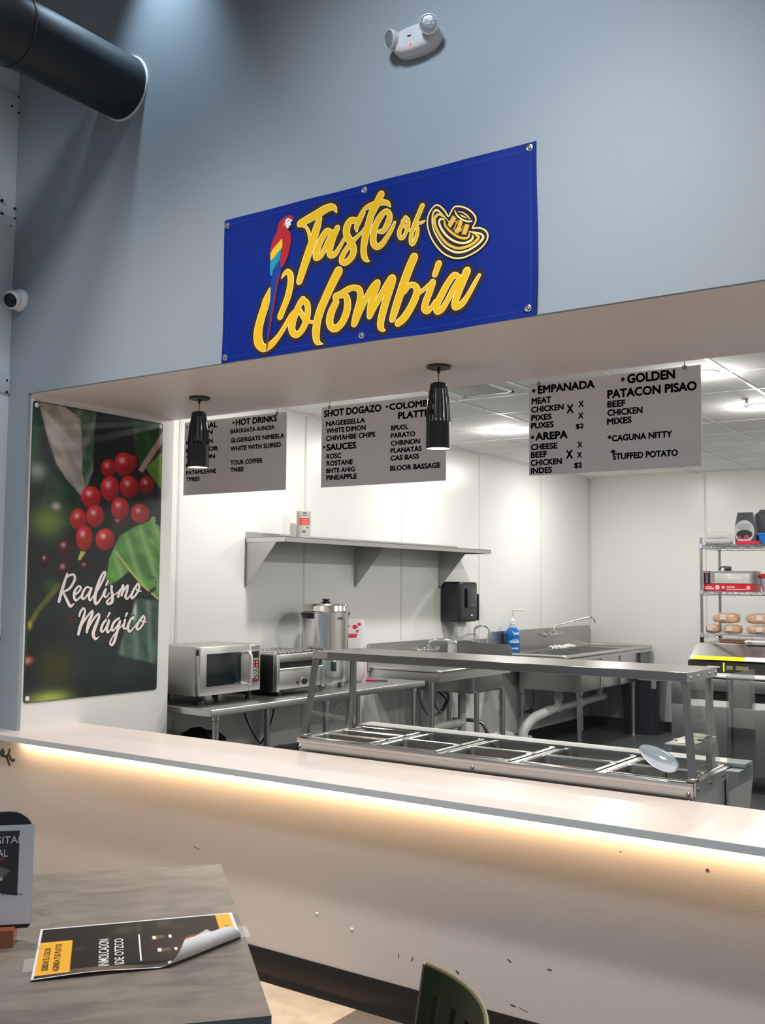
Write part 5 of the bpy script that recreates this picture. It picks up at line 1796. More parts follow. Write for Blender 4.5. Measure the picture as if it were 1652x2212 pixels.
# bracketed cutting board at the back
mb = MB()
mb.box(s0 + .006, s1 + .055, .885, .995, sz_ - .004, sz_ + .012, .004, 2)
mb.build('cutting_board', mat('board_white', (0.76, 0.75, 0.72), .45), t, 'white plastic cutting board along the kitchen side')
for x in (s1 + .004, s0 + .02):
    mb = MB()
    mb.prism([(.80, sz_ - .006), (1.0, sz_ - .006), (1.0, sz_ - .046), (.93, .70), (.80, .70)], lambda a, b, q: (q, a, b), x, x + .05)
    mb.build('board_bracket', mat('bracket_pale', (0.55, 0.555, 0.56), .4, .7), t)
# --- guard frame: leaning front posts, upright back posts, top shelf
pt_f, pb_f = (.508, 1.262), (.452, sz_)
for (xb, xt) in ((s0 + .022, s0 + .034), (s1 - .012, s1 - .055)):
    mb = MB()
    vs = []
    for (x, (y, z)) in ((xb, pb_f), (xt, pt_f)):
        for dx, dy in ((-.0125, -.010), (.0125, -.010), (.0125, .010), (-.0125, .010)):
            vs.append((x + dx, y + dy, z))
    mb.add(vs, [(3, 2, 1, 0), (4, 5, 6, 7), (0, 1, 5, 4), (1, 2, 6, 5), (2, 3, 7, 6), (3, 0, 4, 7)])
    mb.box(xb - .018, xb + .018, pb_f[0] - .018, pb_f[0] + .02, sz_, sz_ + .016, .003, 1)
    mb.build('front_post', mat('post_steel', (0.30, 0.29, 0.28), .3, 1.0), t)
    mb = MB()
    mb.box(xt - .012, xt + .012, .785, .812, sz_, 1.262, .002, 1)
    mb.build('back_post', MATS['post_steel'], t)
mb = MB()
gx0_, gx1_ = s0 + .030, s1 - .040
mb.box(gx0_, gx1_, .492, .835, 1.282, 1.286)
mb.box(gx0_, gx1_, .488, .492, 1.252, 1.286, .001, 1)
mb.box(gx0_, gx1_, .835, .839, 1.252, 1.286, .001, 1)
mb.build('guard_shelf', mat('guard_steel', (0.34, 0.325, 0.31), .22, 1.0, rvar=.02, nscale=60, stretch=(1, 1, 12)), t)
for x in (gx0_ - .002, gx1_):
    mb = MB()
    mb.box(x, x + .004, .487, .840, 1.250, 1.286, .001, 1)
    for y in (.515, .60, .74, .82):
        mb.lathe([(.0065, 0), (.0065, .002), (.003, .005), (0, .005)], (x + .004, y, 1.266), 12, axis=(1, 0, 0))
    mb.build('shelf_end_cap', STEEL, t)
mb = MB()
mb.box(gx0_, gx0_ + .085, .4862, .488, 1.256, 1.284)
mb.build('corner_plate', mat('plate_tan', (0.52, 0.44, 0.38), .35, .8), t)
# slanted glass front, end panes
mb = MB()
mb.add([(s0 + .036, pb_f[0] + .002, sz_ + .02), (s1 - .026, pb_f[0] + .002, sz_ + .02), (s1 - .068, pt_f[0] + .002, 1.252), (s0 + .048, pt_f[0] + .002, 1.252)], [(0, 1, 2, 3)])
o = mb.build('glass_pane', GLASSF, t, flat=True)
o.modifiers.new('s', 'SOLIDIFY').thickness = .005
for (x0, x1) in ((s0 + .022, s0 + .034), (s1 - .010, s1 - .052)):
    mb = MB()
    mb.add([(x0, .47, sz_ + .02), (x0, .785, sz_ + .02), (x1, .785, 1.25), (x1, .525, 1.25)], [(0, 1, 2, 3)])
    o = mb.build('end_glass', GLASS, t, flat=True)
    o.modifiers.new('s', 'SOLIDIFY').thickness = .005
mb = MB()
mb.box(s1 + .068, s1 + .074, .60, .972, sz_ - .045, 1.275)
mb.build('side_glass', glass_mat('edge_glass', (.80, .83, .83)), t)
mb = MB()
mb.box(s1 - .040, s1 - .030, .50, .80, 1.000, 1.022)
mb.box(s1 - .13, s1 - .040, .50, .80, 1.018, 1.022)
mb.build('side_ledge', mat('ledge_steel', (0.62, 0.60, 0.55), .35, .8), t)
mb = MB()
mb.box(s1 - .045, s1 - .030, .745, .785, sz_, 1.0)
mb.build('ledge_post', MATS['post_steel'], t)

# napkins on the ledge
mb = MB()
rr = random.Random(2)
for k in range(4):
    a, b = s1 - .125 + .02 * rr.random(), .535 + .05 * k
    mb.box(a, a + .07, b, b + .09, 1.0225 + k * .002, 1.0240 + k * .002, rot=Matrix.Rotation(rr.uniform(-.3, .3), 3, 'Z'))
tag(mb.build('napkin_sheets', mat('napkin_cream', (0.72, 0.68, 0.56), .6)), 'loose cream paper sheets on the small ledge of the sneeze guard', 'napkins')

# --- food pans resting in the five wells
PANM = mat('pan_steel', (0.30, 0.285, 0.26), .34, 1.0)
RIMM = mat('pan_rim_steel', (0.78, 0.77, 0.75), .18, 1.0)


def pan(x0, x1, y0, y1, depth, label, z=sz_ + .002):
    t = thing('food_pan', label, 'food pan', ((x0 + x1) / 2, (y0 + y1) / 2, z), 'pans in the steam table')
    cx, cy = (x0 + x1) / 2, (y0 + y1) / 2
    w_, d_ = x1 - x0, y1 - y0
    mb = MB()
    loft(mb, [rrect(cx, cy, w_ - .030, d_ - .030, .022, z + .001), rrect(cx, cy, w_ - .036, d_ - .036, .022, z - .012), rrect(cx, cy, w_ - .052, d_ - .052, .020, z - depth), rrect(cx, cy, (w_ - .052) * .5, (d_ - .052) * .5, .012, z - depth)], False, True)
    o = mb.build('basin', PANM, t)
    mb = MB()
    loft(mb, [rrect(cx, cy, w_, d_, .016, z - .004), rrect(cx, cy, w_, d_, .016, z + .0005), rrect(cx, cy, w_ - .006, d_ - .006, .016, z + .003), rrect(cx, cy, w_ - .026, d_ - .026, .020, z + .003), rrect(cx, cy, w_ - .031, d_ - .031, .022, z)], False, False)
    mb.build('pan_rim', RIMM, t)
    return t


wells = [(-2.958, -2.612), (-2.574, -2.270), (-2.231, -1.921), (-1.882, -1.558), (-1.519, -1.200)]
ya, yb_ = .442, .884
names3 = ['front of the three narrow pans in the leftmost well', 'middle of the three narrow pans in the leftmost well', 'rear of the three narrow pans in the leftmost well']
d3 = (yb_ - ya) / 3
for k in range(3):
    pan(wells[0][0], wells[0][1], ya + d3 * k + .001, ya + d3 * (k + 1) - .001, .10, names3[k])
d2 = (yb_ - ya) / 2
nm = ['second', 'third', 'fourth']
for i in range(3):
    for k in range(2):
        pan(wells[1 + i][0], wells[1 + i][1], ya + d2 * k + .001, ya + d2 * (k + 1) - .001, .12, '%s steel pan in the %s well from the left' % (('front half', 'rear half')[k], nm[i]))
pan(wells[4][0], wells[4][1], ya, ya + d2 - .001, .12, 'front half steel pan in the rightmost well, below the translucent scoop')
pan(wells[4][0], wells[4][1], ya + d2 + .001, yb_, .12, 'rear half steel pan in the rightmost well')
# translucent lid-like scoop leaning in the last well
t = thing('scoop', 'translucent white oval scoop leaning in the rightmost steam table well', 'scoop', (-1.385, .63, .905))
mb = MB()
c = Vector((-1.383, .632, .943))
ax_u = Vector((.70, 0.02, -.44)).normalized()
nrm = Vector((.28, -.66, .70)).normalized()
ax_u = (ax_u - nrm * ax_u.dot(nrm)).normalized()
ax_v = nrm.cross(ax_u)
vs, fs = [], []
n = 32
for j in range(8):
    r = j / 7
    for i in range(n):
        a = 2 * math.pi * i / n
        p = c + ax_u * (.085 * r * math.cos(a)) + ax_v * (.044 * r * math.sin(a) * (1 + .15 * math.cos(a))) - nrm * (.016 * (1 - r * r))
        vs.append(p)
for j in range(7):
    for i in range(n):
        fs.append((j * n + i, j * n + (i + 1) % n, j * n + n + (i + 1) % n, j * n + n + i))
mb.add(vs, fs)
m = bpy.data.materials.new('milky_clear')
m.use_nodes = True
nt = m.node_tree
nt.nodes.clear()
nd = {k: nt.nodes.new(k) for k in ('ShaderNodeOutputMaterial', 'ShaderNodeBsdfDiffuse', 'ShaderNodeBsdfTranslucent', 'ShaderNodeBsdfGlossy')}
nd['ShaderNodeBsdfDiffuse'].inputs[0].default_value = (.96, .97, .97, 1)
nd['ShaderNodeBsdfTranslucent'].inputs[0].default_value = (.95, .97, .98, 1)
nd['ShaderNodeBsdfGlossy'].inputs['Roughness'].default_value = .15
mx1, mx2 = nt.nodes.new('ShaderNodeMixShader'), nt.nodes.new('ShaderNodeMixShader')
mx1.inputs[0].default_value = .35
mx2.inputs[0].default_value = .10
nt.links.new(nd['ShaderNodeBsdfDiffuse'].outputs[0], mx1.inputs[1])
nt.links.new(nd['ShaderNodeBsdfTranslucent'].outputs[0], mx1.inputs[2])
nt.links.new(mx1.outputs[0], mx2.inputs[1])
nt.links.new(nd['ShaderNodeBsdfGlossy'].outputs[0], mx2.inputs[2])
nt.links.new(mx2.outputs[0], nd['ShaderNodeOutputMaterial'].inputs[0])
o = mb.build('scoop_bowl', m, t)
o.modifiers.new('s', 'SOLIDIFY').thickness = .002
mb = MB()
e = c + ax_u * .03 - ax_v * .03
mb.tube([c + ax_u * .02 - nrm * .012, c + ax_u * .025 - nrm * .005 + Vector((0, 0, -.05)), c + ax_u * .03 + Vector((.0, 0, -.09))], .005, 8)
mb.build('handle', m, t)

# ================================================================== refrigerated prep table and wire shelf (right)
FR = mat('fridge_steel', (0.34, 0.335, 0.33), .32, .9, rvar=.02, nscale=50, stretch=(1, 1, 12))
FRD = mat('fridge_front', (0.36, 0.36, 0.36), .4, .8)
t = thing('prep_fridge', 'stainless refrigerated prep table with black rail and yellow tape at the right edge', 'fridge', (-2.0, 5.5, 0))
fx0, fx1, fy = -2.83, -1.30, 5.0
mb = MB()
mb.box(fx0, fx1, fy + .045, 6.14, .12, .885, .004, 1)
mb.build('cabinet', FRD, t)
for i, (a, b) in enumerate(((fx0, -2.345), (-2.335, -1.82), (-1.81, fx1))):
    mb = MB()
    # door with a dark finger recess near its top right corner
    rx0, rx1, rz0, rz1 = a + .13, b - .02, .655, .775
    mb.box(a + .004, b - .004, fy, fy + .04, .135, rz0, .006, 2)
    mb.box(a + .004, rx0, fy, fy + .04, rz0 - .002, .872, .006, 2)
    mb.box(rx0 - .002, b - .004, fy, fy + .04, rz1, .872, .006, 2)
    mb.box(rx1, b - .004, fy, fy + .04, rz0, rz1)
    d = mb.build('door', FR, t)
    mb = MB()
    mb.box(rx0 - .002, rx1 + .002, fy + .028, fy + .036, rz0 - .004, rz1 + .004)
    mb.prism([(rx0, rz1), (rx0 + .012, rz1), (rx0 + .004, rz0), (rx0, rz0 - .004)], lambda p, q, s: (p, s, q), fy - .001, fy + .03)
    mb.build('handle_recess', BLACK, d, 'dark recessed handle')
    mb = MB()
    mb.prism([(fy + .002, rz0 - .005), (fy + .028, rz0 + .045), (fy + .032, rz0 + .045), (fy + .032, rz0 - .005)], lambda p, q, s: (s, p, q), rx0 + .015, rx1)
    mb.build('handle_lip', mat('lip_grey', (0.40, 0.40, 0.40), .4, .6), d)
mb = MB()
mb.box(fx0 - .01, fx1, fy - .01, fy + .25, .884, .900, .003, 1)
mb.build('cutting_board', MATS['board_white'], t, 'white cutting board ledge')
mb = MB()
ry = 5.25
mb.prism([(ry, .90), (ry - .004, .985), (ry + .02, .992), (ry + .05, .992), (ry + .05, .90)], lambda a, b, q: (q, a, b), -2.765, fx1)
mb.build('pan_rail', mat('rail_black', (0.015, 0.015, 0.014), .35), t, 'black pan rail')
mb = MB()
mb.prism([(ry + .02, .995), (ry + .012, 1.000), (ry + .235, 1.122), (ry + .245, 1.118), (ry + .245, .995)], lambda a, b, q: (q, a, b), -2.762, fx1)
mb.build('sloped_lid', STEELD, t)
mb = MB()
mb.box(-2.768, fx1, ry + .238, 6.14, .885, 1.118, .002, 1)
mb.box(-2.768, fx1, ry + .236, 6.142, 1.118, 1.126, .002, 1)
mb.build('rear_top', STEELD, t)
mb = MB()
mb.prism([(ry + .0105, 1.0012), (ry + .062, 1.0295), (ry + .0615, 1.0305), (ry + .0095, 1.0022)], lambda a, b, q: (q, a, b), -2.735, -2.32)
mb.prism([(-.001, .986), (.0005, .986), (.0005, .912), (-.001, .912)], lambda a, b, q: (q, ry - .005 + a, b), -2.478, -2.466)
mb.build('yellow_tape', mat('yellow_tape', s255(236, 236, 20), .45), t, 'bright yellow tape')
mb = MB()
mb.prism([(ry + .0105, 1.0014), (ry + .066, 1.0325), (ry + .0655, 1.0335), (ry + .0095, 1.0026)], lambda a, b, q: (q, a, b), -2.32, -2.05)
mb.build('paper_strip', PAPER, t)
mb = MB()
mb.cyl((-2.60, ry - .022, .951), (-2.495, ry - .022, .949), .007, seg=12)
for x in (-2.595, -2.50):
    mb.cyl((x, ry - .022, .95), (x, ry, .95), .004, seg=8)
mb.build('latch_bar', STEEL, t)
for x, w_ in ((-2.452, .052), (-2.375, .10)):
    mb = MB()
    mb.box(x, x + w_, ry - .006, ry - .003, .930, .962)
    mb.build('label_sticker', mat('sticker_olive', (0.17, 0.18, 0.08), .5), t)
for x in (fx0 + .08, -2.1, fx1 - .08):
    for y in (fy + .1, 6.05):
        mb = MB()
        mb.cyl((x - .015, y, .045), (x + .015, y, .045), .045, seg=20)
        mb.cyl((x, y, .06), (x, y, .125), .012, seg=10)
        mb.build('caster', RUBBER, t)

# wire shelf rack on top
wx0, wx1, wy0, wy1 = -2.755, -1.35, 5.56, 6.09
WIRE = mat('rack_chrome', (0.72, 0.73, 0.76), .18, 1.0)
t = thing('wire_rack', 'chrome wire shelf rack standing on the prep fridge', 'rack', (-2.05, 5.8, 1.127))
for x in (wx0 + .012, wx1 - .012):
    for y in (wy0, wy1):
        mb = MB()
        mb.cyl((x, y, 1.165), (x, y, 2.02), .0125, seg=14)
        for k in range(17):
            mb.lathe([(.0125, -.002), (.0132, 0), (.0125, .002)], (x, y, 1.2 + k * .05), 14)
        p = mb.build('post', mat('rack_post', (0.38, 0.39, 0.42), .3, 1.0), t)
        mb = MB()
        mb.box(x - .014, x + .014, y - .014, y + .014, 1.126, 1.175, .002, 1)
        mb.build('post_foot', BLACK, p)
        for z in (1.195, 1.56, 1.955):
            mb = MB()
            mb.lathe([(.0135, -.028), (.018, -.024), (.0165, .012), (.0135, .014)], (x, y, z), 16)
            mb.build('collar', mat('rack_collar', (0.60, 0.62, 0.65), .3, .9), p)
for z in (1.195, 1.56, 1.955):
    mb = MB()
    for dz in (0, -.030):
        for y in (wy0, wy1):
            mb.cyl((wx0, y, z + dz), (wx1, y, z + dz), .0034, seg=8)
        for x in (wx0 + .002, wx1 - .002):
            mb.cyl((x, wy0, z + dz), (x, wy1, z + dz), .0034, seg=8)
    n = 28
    L = (wx1 - wx0) / n
    for y in (wy0, wy1):
        mb.tube([(wx0 + L * k, y, z - (0 if k % 2 else .030)) for k in range(n + 1)], .0024, 6)
    n = 10
    L = (wy1 - wy0) / n
    for x in (wx0 + .002, wx1 - .002):
        mb.tube([(x, wy0 + L * k, z - (0 if k % 2 else .030)) for k in range(n + 1)], .0024, 6)
    for k in range(1, 57):
        x = wx0 + (wx1 - wx0) * k / 57
        mb.cyl((x, wy0, z + .002), (x, wy1, z + .002), .0018, seg=6)
    for y in (wy0 + .18, wy0 + .36):
        mb.cyl((wx0, y, z - .002), (wx1, y, z - .002), .003, seg=6)
    mb.build('shelf', WIRE, t)


def film_pack(mb, cx, cy, z, w_, d_, h, seed, squeeze=.8, rotz=0.0):
    rr = random.Random(seed)
    vs, fs = [], []
    nu, nv = 14, 16
    for j in range(nu + 1):
        u = j / nu
        for i in range(nv):
            a = 2 * math.pi * i / nv
            k = math.sin(math.pi * min(max(u, .0), 1)) ** .22 if 0 < u < 1 else .25
            c, s = math.cos(a), math.sin(a)
            x = (u - .5) * w_
            y = d_ / 2 * k * math.copysign(abs(c) ** .5, c) * (1 + .06 * rr.uniform(-1, 1))
            zz = h / 2 + h / 2 * k * math.copysign(abs(s) ** .5, s) * (1 + .10 * rr.uniform(-1, 1))
            zz = max(zz, 0.001)
            vs.append((cx + x * math.cos(rotz) - y * math.sin(rotz), cy + x * math.sin(rotz) + y * math.cos(rotz), z + zz))
    for j in range(nu):
        for i in range(nv):
            fs.append((j * nv + i, j * nv + (i + 1) % nv, j * nv + nv + (i + 1) % nv, j * nv + nv + i))
    fs += [tuple(range(nv))[::-1], tuple(range(nu * nv, nu * nv + nv))]
    mb.add(vs, fs)


BREAD = mat('bread_crust', s255(214, 158, 104), .6, noise=.3, nscale=14)
WRAP = mat('clear_wrap', (0.75, 0.75, 0.75), .15, 0, .6, alpha=.22)


def loaf(cx, cy, z, w_, d_, h, seed, label, rotz=0.0):
    t = thing('bread_pack', label, 'bread', (cx, cy, z), 'wrapped bread on the lower rack shelf')
    mb = MB()
    film_pack(mb, cx, cy, z + .006, w_ * .9, d_ * .88, h * .84, seed, rotz=rotz)
    mb.build('bread', BREAD, t)
    mb = MB()
    film_pack(mb, cx, cy, z, w_, d_, h, seed + 50, rotz=rotz)
    mb.build('wrapper', WRAP, t, 'clear plastic wrapper')
    mb = MB()
    mb.box(cx - .03, cx + .02, cy - d_ / 2 - .004, cy - d_ / 2 - .002, z + h * .35, z + h * .8)
    mb.build('label', mat('bread_label', (0.70, 0.64, 0.58), .5), t)


zl = 1.199
loaf(-2.675, 5.66, zl, .13, .15, .085, 1, 'wrapped bread roll lowest at the left end of the lower rack shelf')
loaf(-2.515, 5.67, zl, .17, .16, .085, 2, 'wrapped bread pack at the bottom of the left bread stack')
loaf(-2.565, 5.67, zl + .087, .24, .17, .10, 3, 'wrapped bread pack on top of the left bread stack')
loaf(-2.27, 5.68, zl, .28, .18, .085, 4, 'wrapped bread pack at the bottom of the right bread stack')
loaf(-2.27, 5.69, zl + .087, .30, .18, .10, 5, 'wrapped bread pack on top of the right bread stack')

# boxed container set with a red band
zm_ = 1.564
t = thing('container_box', 'clear container in a red banded carton on the middle rack shelf', 'box', (-2.5, 5.7, zm_))
bx0, bx1, by0, by1 = -2.735, -2.325, 5.59, 5.86
mb = MB()
mb.box(bx0, bx1, by0, by1, zm_, zm_ + .062, .002, 1)
mb.build('red_carton', mat('carton_red', s255(206, 24, 44), .4), t, 'red carton base')
mb = MB()
mb.box(bx0, bx0 + .055, by0, by1, zm_ + .062, zm_ + .172, .001, 1)
mb.build('black_panel', mat('carton_black', (0.015, 0.014, 0.016), .45), t)
mb = MB()
text_into(mb, 'ESAS SSOCZ', bx0 + .036, zm_ + .068, .082, .016, lambda u, v: (u, by0 - .0008, v), 0, 0, 90)
mb.box(bx0 + .004, bx0 + .048, by0 - .0008, by0, zm_ + .158, zm_ + .166)
for (u0, u1, v0, v1) in ((.012, .075, .030, .040), (.012, .09, .014, .026), (.155, .178, .022, .042), (.195, .265, .030, .040), (.195, .36, .012, .018)):
    mb.box(bx0 + u0, bx0 + u1, by0 - .0008, by0, zm_ + v0, zm_ + v1)
for u in (.118, .375):
    mb.cyl((bx0 + u, by0 - .001, zm_ + .030), (bx0 + u, by0, zm_ + .030), .020 if u < .2 else .016, seg=20)
mb.build('carton_print', mat('carton_pale', s255(246, 205, 205), .45), t, 'pale printed marks')
mb = MB()
mb.box(bx0 + .056, bx1, by0 + .002, by1, zm_ + .062, zm_ + .172, .003, 1)
mb.build('carton_back', mat('carton_grey', (0.30, 0.30, 0.31), .4), t, 'grey upper panel')
mb = MB()
mb.box(bx0 + .095, bx1 - .02, by0 - .004, by0 + .004, zm_ + .064, zm_ + .150, .006, 2)
mb.build('clear_tub', mat('tub_clear', (0.62, 0.61, 0.57), .2, 0, .6), t, 'clear plastic tub')
mb = MB()
mb.box(bx0 + .21, bx0 + .33, by0 - .0052, by0 - .004, zm_ + .105, zm_ + .118, .004, 1)
mb.build('tub_shine', mat('tub_light', (0.8, 0.8, 0.79), .2), t)
t = thing('clamp_tool', 'small dark metal clamp on top of the red banded carton', 'clamp', (-2.55, 5.7, zm_ + .173))
mb = MB()
mb.box(-2.58, -2.525, 5.66, 5.70, zm_ + .173, zm_ + .212, .006, 2)
mb.tube([(-2.62, 5.66, zm_ + .182), (-2.60, 5.66, zm_ + .205), (-2.57, 5.66, zm_ + .208)], .006, 8)
mb.build('clamp_body', mat('dark_metal', (0.10, 0.10, 0.10), .3, .9), t)
t = thing('round_tub', 'round clear tub with red lid at the right end of the middle rack shelf', 'tub', (-2.19, 5.72, zm_))
mb = MB()
mb.lathe([(0, .001), (.085, .001), (.108, .10), (.110, .115)], (-2.19, 5.72, zm_), 32)
mb.build('tub_body', mat('tub_grey', (0.42, 0.44, 0.48), .2), t)
mb = MB()
mb.lathe([(.112, .113), (.120, .115), (.120, .135), (.105, .148), (0, .152)], (-2.19, 5.72, zm_), 32)
mb.build('lid', mat('lid_red', s255(196, 20, 40), .35), t, 'red lid')

# top shelf goods
zt_ = 1.959
t = thing('bagged_cups', 'clear bag of white disposable cups lying on the top rack shelf', 'cups', (-2.6, 5.7, zt_))
mb = MB()
for (x, y, z, L, r) in ((-2.63, 5.66, zt_ + .030, .20, .026), (-2.61, 5.71, zt_ + .028, .18, .024), (-2.635, 5.69, zt_ + .075, .18, .022)):
    mb.cyl((x - L / 2, y, z), (x + L / 2, y + .03, z), r, r * .8, 18)
mb.build('cup_stack', mat('cup_white', (0.72, 0.71, 0.70), .4), t)
mb = MB()
film_pack(mb, -2.625, 5.68, zt_, .245, .19, .12, 21)
mb.build('clear_bag', WRAP, t)
t = thing('coffee_bag', 'grey pouch with a round pale label on the top rack shelf', 'pouch', (-2.38, 5.68, zt_))
mb = MB()
loft(mb, [rrect(-2.385, 5.68, .185, .11, .03, zt_), rrect(-2.385, 5.68, .195, .12, .03, zt_ + .10), rrect(-2.395, 5.68, .165, .08, .025, zt_ + .20), rrect(-2.40, 5.68, .14, .03, .012, zt_ + .25), rrect(-2.40, 5.68, .13, .016, .006, zt_ + .275)])
mb.build('pouch_body', mat('pouch_dark', (0.085, 0.09, 0.10), .35), t)
mb = MB()


def oval(cx, cz, a, b, y, n=28, tilt=0):
    return [(cx + a * math.cos(k * 2 * math.pi / n) * math.cos(tilt) - b * math.sin(k * 2 * math.pi / n) * math.sin(tilt), y, cz + a * math.cos(k * 2 * math.pi / n) * math.sin(tilt) + b * math.sin(k * 2 * math.pi / n) * math.cos(tilt)) for k in range(n)]


yf = 5.6145
mb.add(oval(-2.392, zt_ + .108, .082, .098, yf), [tuple(range(28))], 0)
mb.add(oval(-2.392, zt_ + .145, .06, .03, yf - .0008), [tuple(range(28))], 1)
mb.add(oval(-2.392, zt_ + .085, .066, .038, yf - .0010), [tuple(range(28))], 2)
mb.add(oval(-2.375, zt_ + .062, .02, .02, yf - .0014), [tuple(range(28))], 3)
mb.add(oval(-2.435, zt_ + .058, .014, .014, yf - .0014), [tuple(range(28))], 3)
mb.build('round_label', [mat('label_pale', (0.55, 0.55, 0.57), .4), mat('label_mid', (0.40, 0.40, 0.41), .4), mat('label_ink', (0.02, 0.02, 0.022), .4), mat('label_red', s255(190, 60, 70), .4)], t, 'round pale label with dark print', flat=True)
t = thing('red_tray', 'flat red tray under the grey pouch on the top rack shelf', 'tray', (-2.33, 5.66, zt_))
mb = MB()
loft(mb, [rrect(-2.355, 5.58, .20, .05, .015, zt_), rrect(-2.355, 5.58, .20, .056, .018, zt_ + .026), rrect(-2.355, 5.58, .19, .048, .015, zt_ + .026), rrect(-2.355, 5.58, .18, .04, .01, zt_ + .008)])
mb.build('tray_body', mat('tray_red', s255(222, 50, 72), .35), t)
t = thing('grey_canister', 'dark grey canister with orange label at the right end of the top rack shelf', 'canister', (-2.22, 5.80, zt_))
mb = MB()
loft(mb, [rrect(-2.235, 5.82, .22, .16, .03, zt_), rrect(-2.235, 5.82, .22, .16, .03, zt_ + .26), rrect(-2.235, 5.82, .16, .12, .03, zt_ + .285), rrect(-2.235, 5.82, .15, .11, .03, zt_ + .30)])
mb.build('canister_body', mat('canister_grey', (0.075, 0.08, 0.095), .4), t)
mb = MB()
mb.box(-2.222, -2.13, 5.737, 5.7395, zt_ + .085, zt_ + .245, .001, 1)
mb.build('label', mat('canister_orange', s255(236, 160, 40), .45), t, 'orange label')
t = thing('blue_tub', 'blue plastic tub at the right end of the top rack shelf', 'tub', (-2.20, 5.63, zt_))
mb = MB()
loft(mb, [rrect(-2.185, 5.63, .15, .09, .02, zt_), rrect(-2.185, 5.63, .18, .11, .025, zt_ + .075), rrect(-2.185, 5.63, .20, .13, .028, zt_ + .077), rrect(-2.185, 5.63, .20, .13, .028, zt_ + .09), rrect(-2.185, 5.63, .19, .12, .026, zt_ + .092)])
mb.build('tub_body', mat('tub_blue', s255(24, 120, 200), .35), t)
t = thing('brown_tray', 'brown cardboard tray below the lower rack shelf', 'tray', (-2.45, 5.68, 1.127))
mb = MB()
mb.box(-2.60, -2.36, 5.58, 5.80, 1.127, 1.160, .004, 1)
mb.build('tray_body', mat('kraft_brown', s255(150, 116, 90), .7), t)
t = thing('white_container', 'white lidded container on the prep fridge below the rack', 'container', (-2.23, 5.58, 1.127))
mb = MB()
loft(mb, [rrect(-2.24, 5.52, .25, .10, .03, 1.127), rrect(-2.24, 5.52, .27, .12, .035, 1.148), rrect(-2.24, 5.52, .25, .10, .035, 1.160)])
mb.build('container_body', mat('container_white', (0.76, 0.73, 0.70), .35), t)
mb = MB()
mb.box(-2.335, -2.305, 5.4585, 5.4605, 1.140, 1.147)
mb.build('print', INK, t)

# ================================================================== dining table in the foreground
CT = Vector((-2.219, -0.889, 0.74))
du = Vector((1.368 - 2.219, 0.889 - 1.643, 0)) * 1.0
du = Vector((0.851, -0.754, 0)).normalized()     # along the right edge, towards the camera
dv = Vector((-du.y, du.x, 0)) * -1               # away from the right edge
if dv.x > 0:
    dv = -dv
TL, TWd = 1.135, 0.90


def tp(a, b, z=0.0):
    p = CT + du * a + dv * b
    return (p.x, p.y, p.z + z)


t = thing('dining_table', 'grey wood grain laminate dining table in the lower left foreground', 'table', (CT.x + du.x * .57 + dv.x * .4, CT.y + du.y * .57 + dv.y * .4, 0))
LAM = mat('grey_laminate', (0.185, 0.162, 0.138), .38, noise=.26, nscale=5.5, stretch=(1, 1, 1), bump=.05, bscale=300)
nt = LAM.node_tree
mp = [n for n in nt.nodes if n.type == 'MAPPING'][0]
mp.inputs['Rotation'].default_value = (0, 0, -math.atan2(dv.y, dv.x))
m2 = nt.nodes.new('ShaderNodeMapping')
m2.inputs['Scale'].default_value = (1.1, 3.0, 1)
ns = [n for n in nt.nodes if n.type == 'TEX_NOISE'][0]
nt.links.new(mp.outputs[0], m2.inputs[0])
nt.links.new(m2.outputs[0], ns.inputs['Vector'])
ns.inputs['Distortion'].default_value = 1.2
ns.inputs['Detail'].default_value = 9
mb = MB()
mb.prism([(0, 0), (TL, 0), (TL, TWd), (0, TWd)], lambda a, b, q: tp(a, b, q), -.0012, 0)
mb.build('table_top', LAM, t)
mb = MB()
mb.prism([(0, 0), (TL, 0), (TL, TWd), (0, TWd)], lambda a, b, q: tp(a, b, q), -.032, -.0012)
mb.build('edge_band', mat('edge_band_grey', (0.19, 0.215, 0.225), .45), t, 'dark grey edge band')
mb = MB()
pc = CT + du * (TL / 2) + dv * (TWd / 2)
mb.cyl((pc.x, pc.y, .02), (pc.x, pc.y, .706), .038, seg=24)
mb.cyl((pc.x, pc.y, .700), (pc.x, pc.y, .7075), .14, seg=24)
mb.build('pedestal', BLACKM, t)
mb = MB()
mb.cyl((pc.x, pc.y, 0), (pc.x, pc.y, .014), .27, .25, 40)
mb.cyl((pc.x, pc.y, .014), (pc.x, pc.y, .03), .24, .05, 40)
mb.build('base_plate', BLACKM, t)

# printed flyer lying on the table, one corner curling up
FA, FB, FC = Vector((-2.16, -1.59, .7405)), Vector((-1.869, -1.218, .7405)), Vector((-1.899, -1.814, .7405))
fu = FB - FA                                     # reading along the long side (0.472)
fvv = FC - FA                                    # towards the camera (0.344)


def flyer(u, v, off=0.0):
    u, v = np.asarray(u, float), np.asarray(v, float)
    # lower right corner rolls up and back over the sheet
    nrm_ = math.hypot(0.33, 0.33)
    n_u, n_v = 0.62, 0.78
    # signed distance in metres past the roll line
    q = np.clip((u - 1) * 0.472 * n_u + (v - 1) * 0.344 * n_v + 0.125, 0, None)
    R = 0.0185
    th = q / R
    Rr = R * np.clip(1 - .045 * th, .5, 1)
    adv = Rr * np.sin(th)
    lift = R - Rr * np.cos(th)
    back = q - adv
    uu = u - back * n_u / 0.472
    vv = v - back * n_v / 0.344
    edge = .007 * np.clip(v - .86, 0, None) / .14 * (.4 + .6 * np.sin(u * 5) ** 2) + .0012 * np.sin(u * 9) * v
    z = FA.z + .0012 + np.abs(edge) + lift + off
    return (FA.x + fu.x * uu + fvv.x * vv, FA.y + fu.y * uu + fvv.y * vv, z)


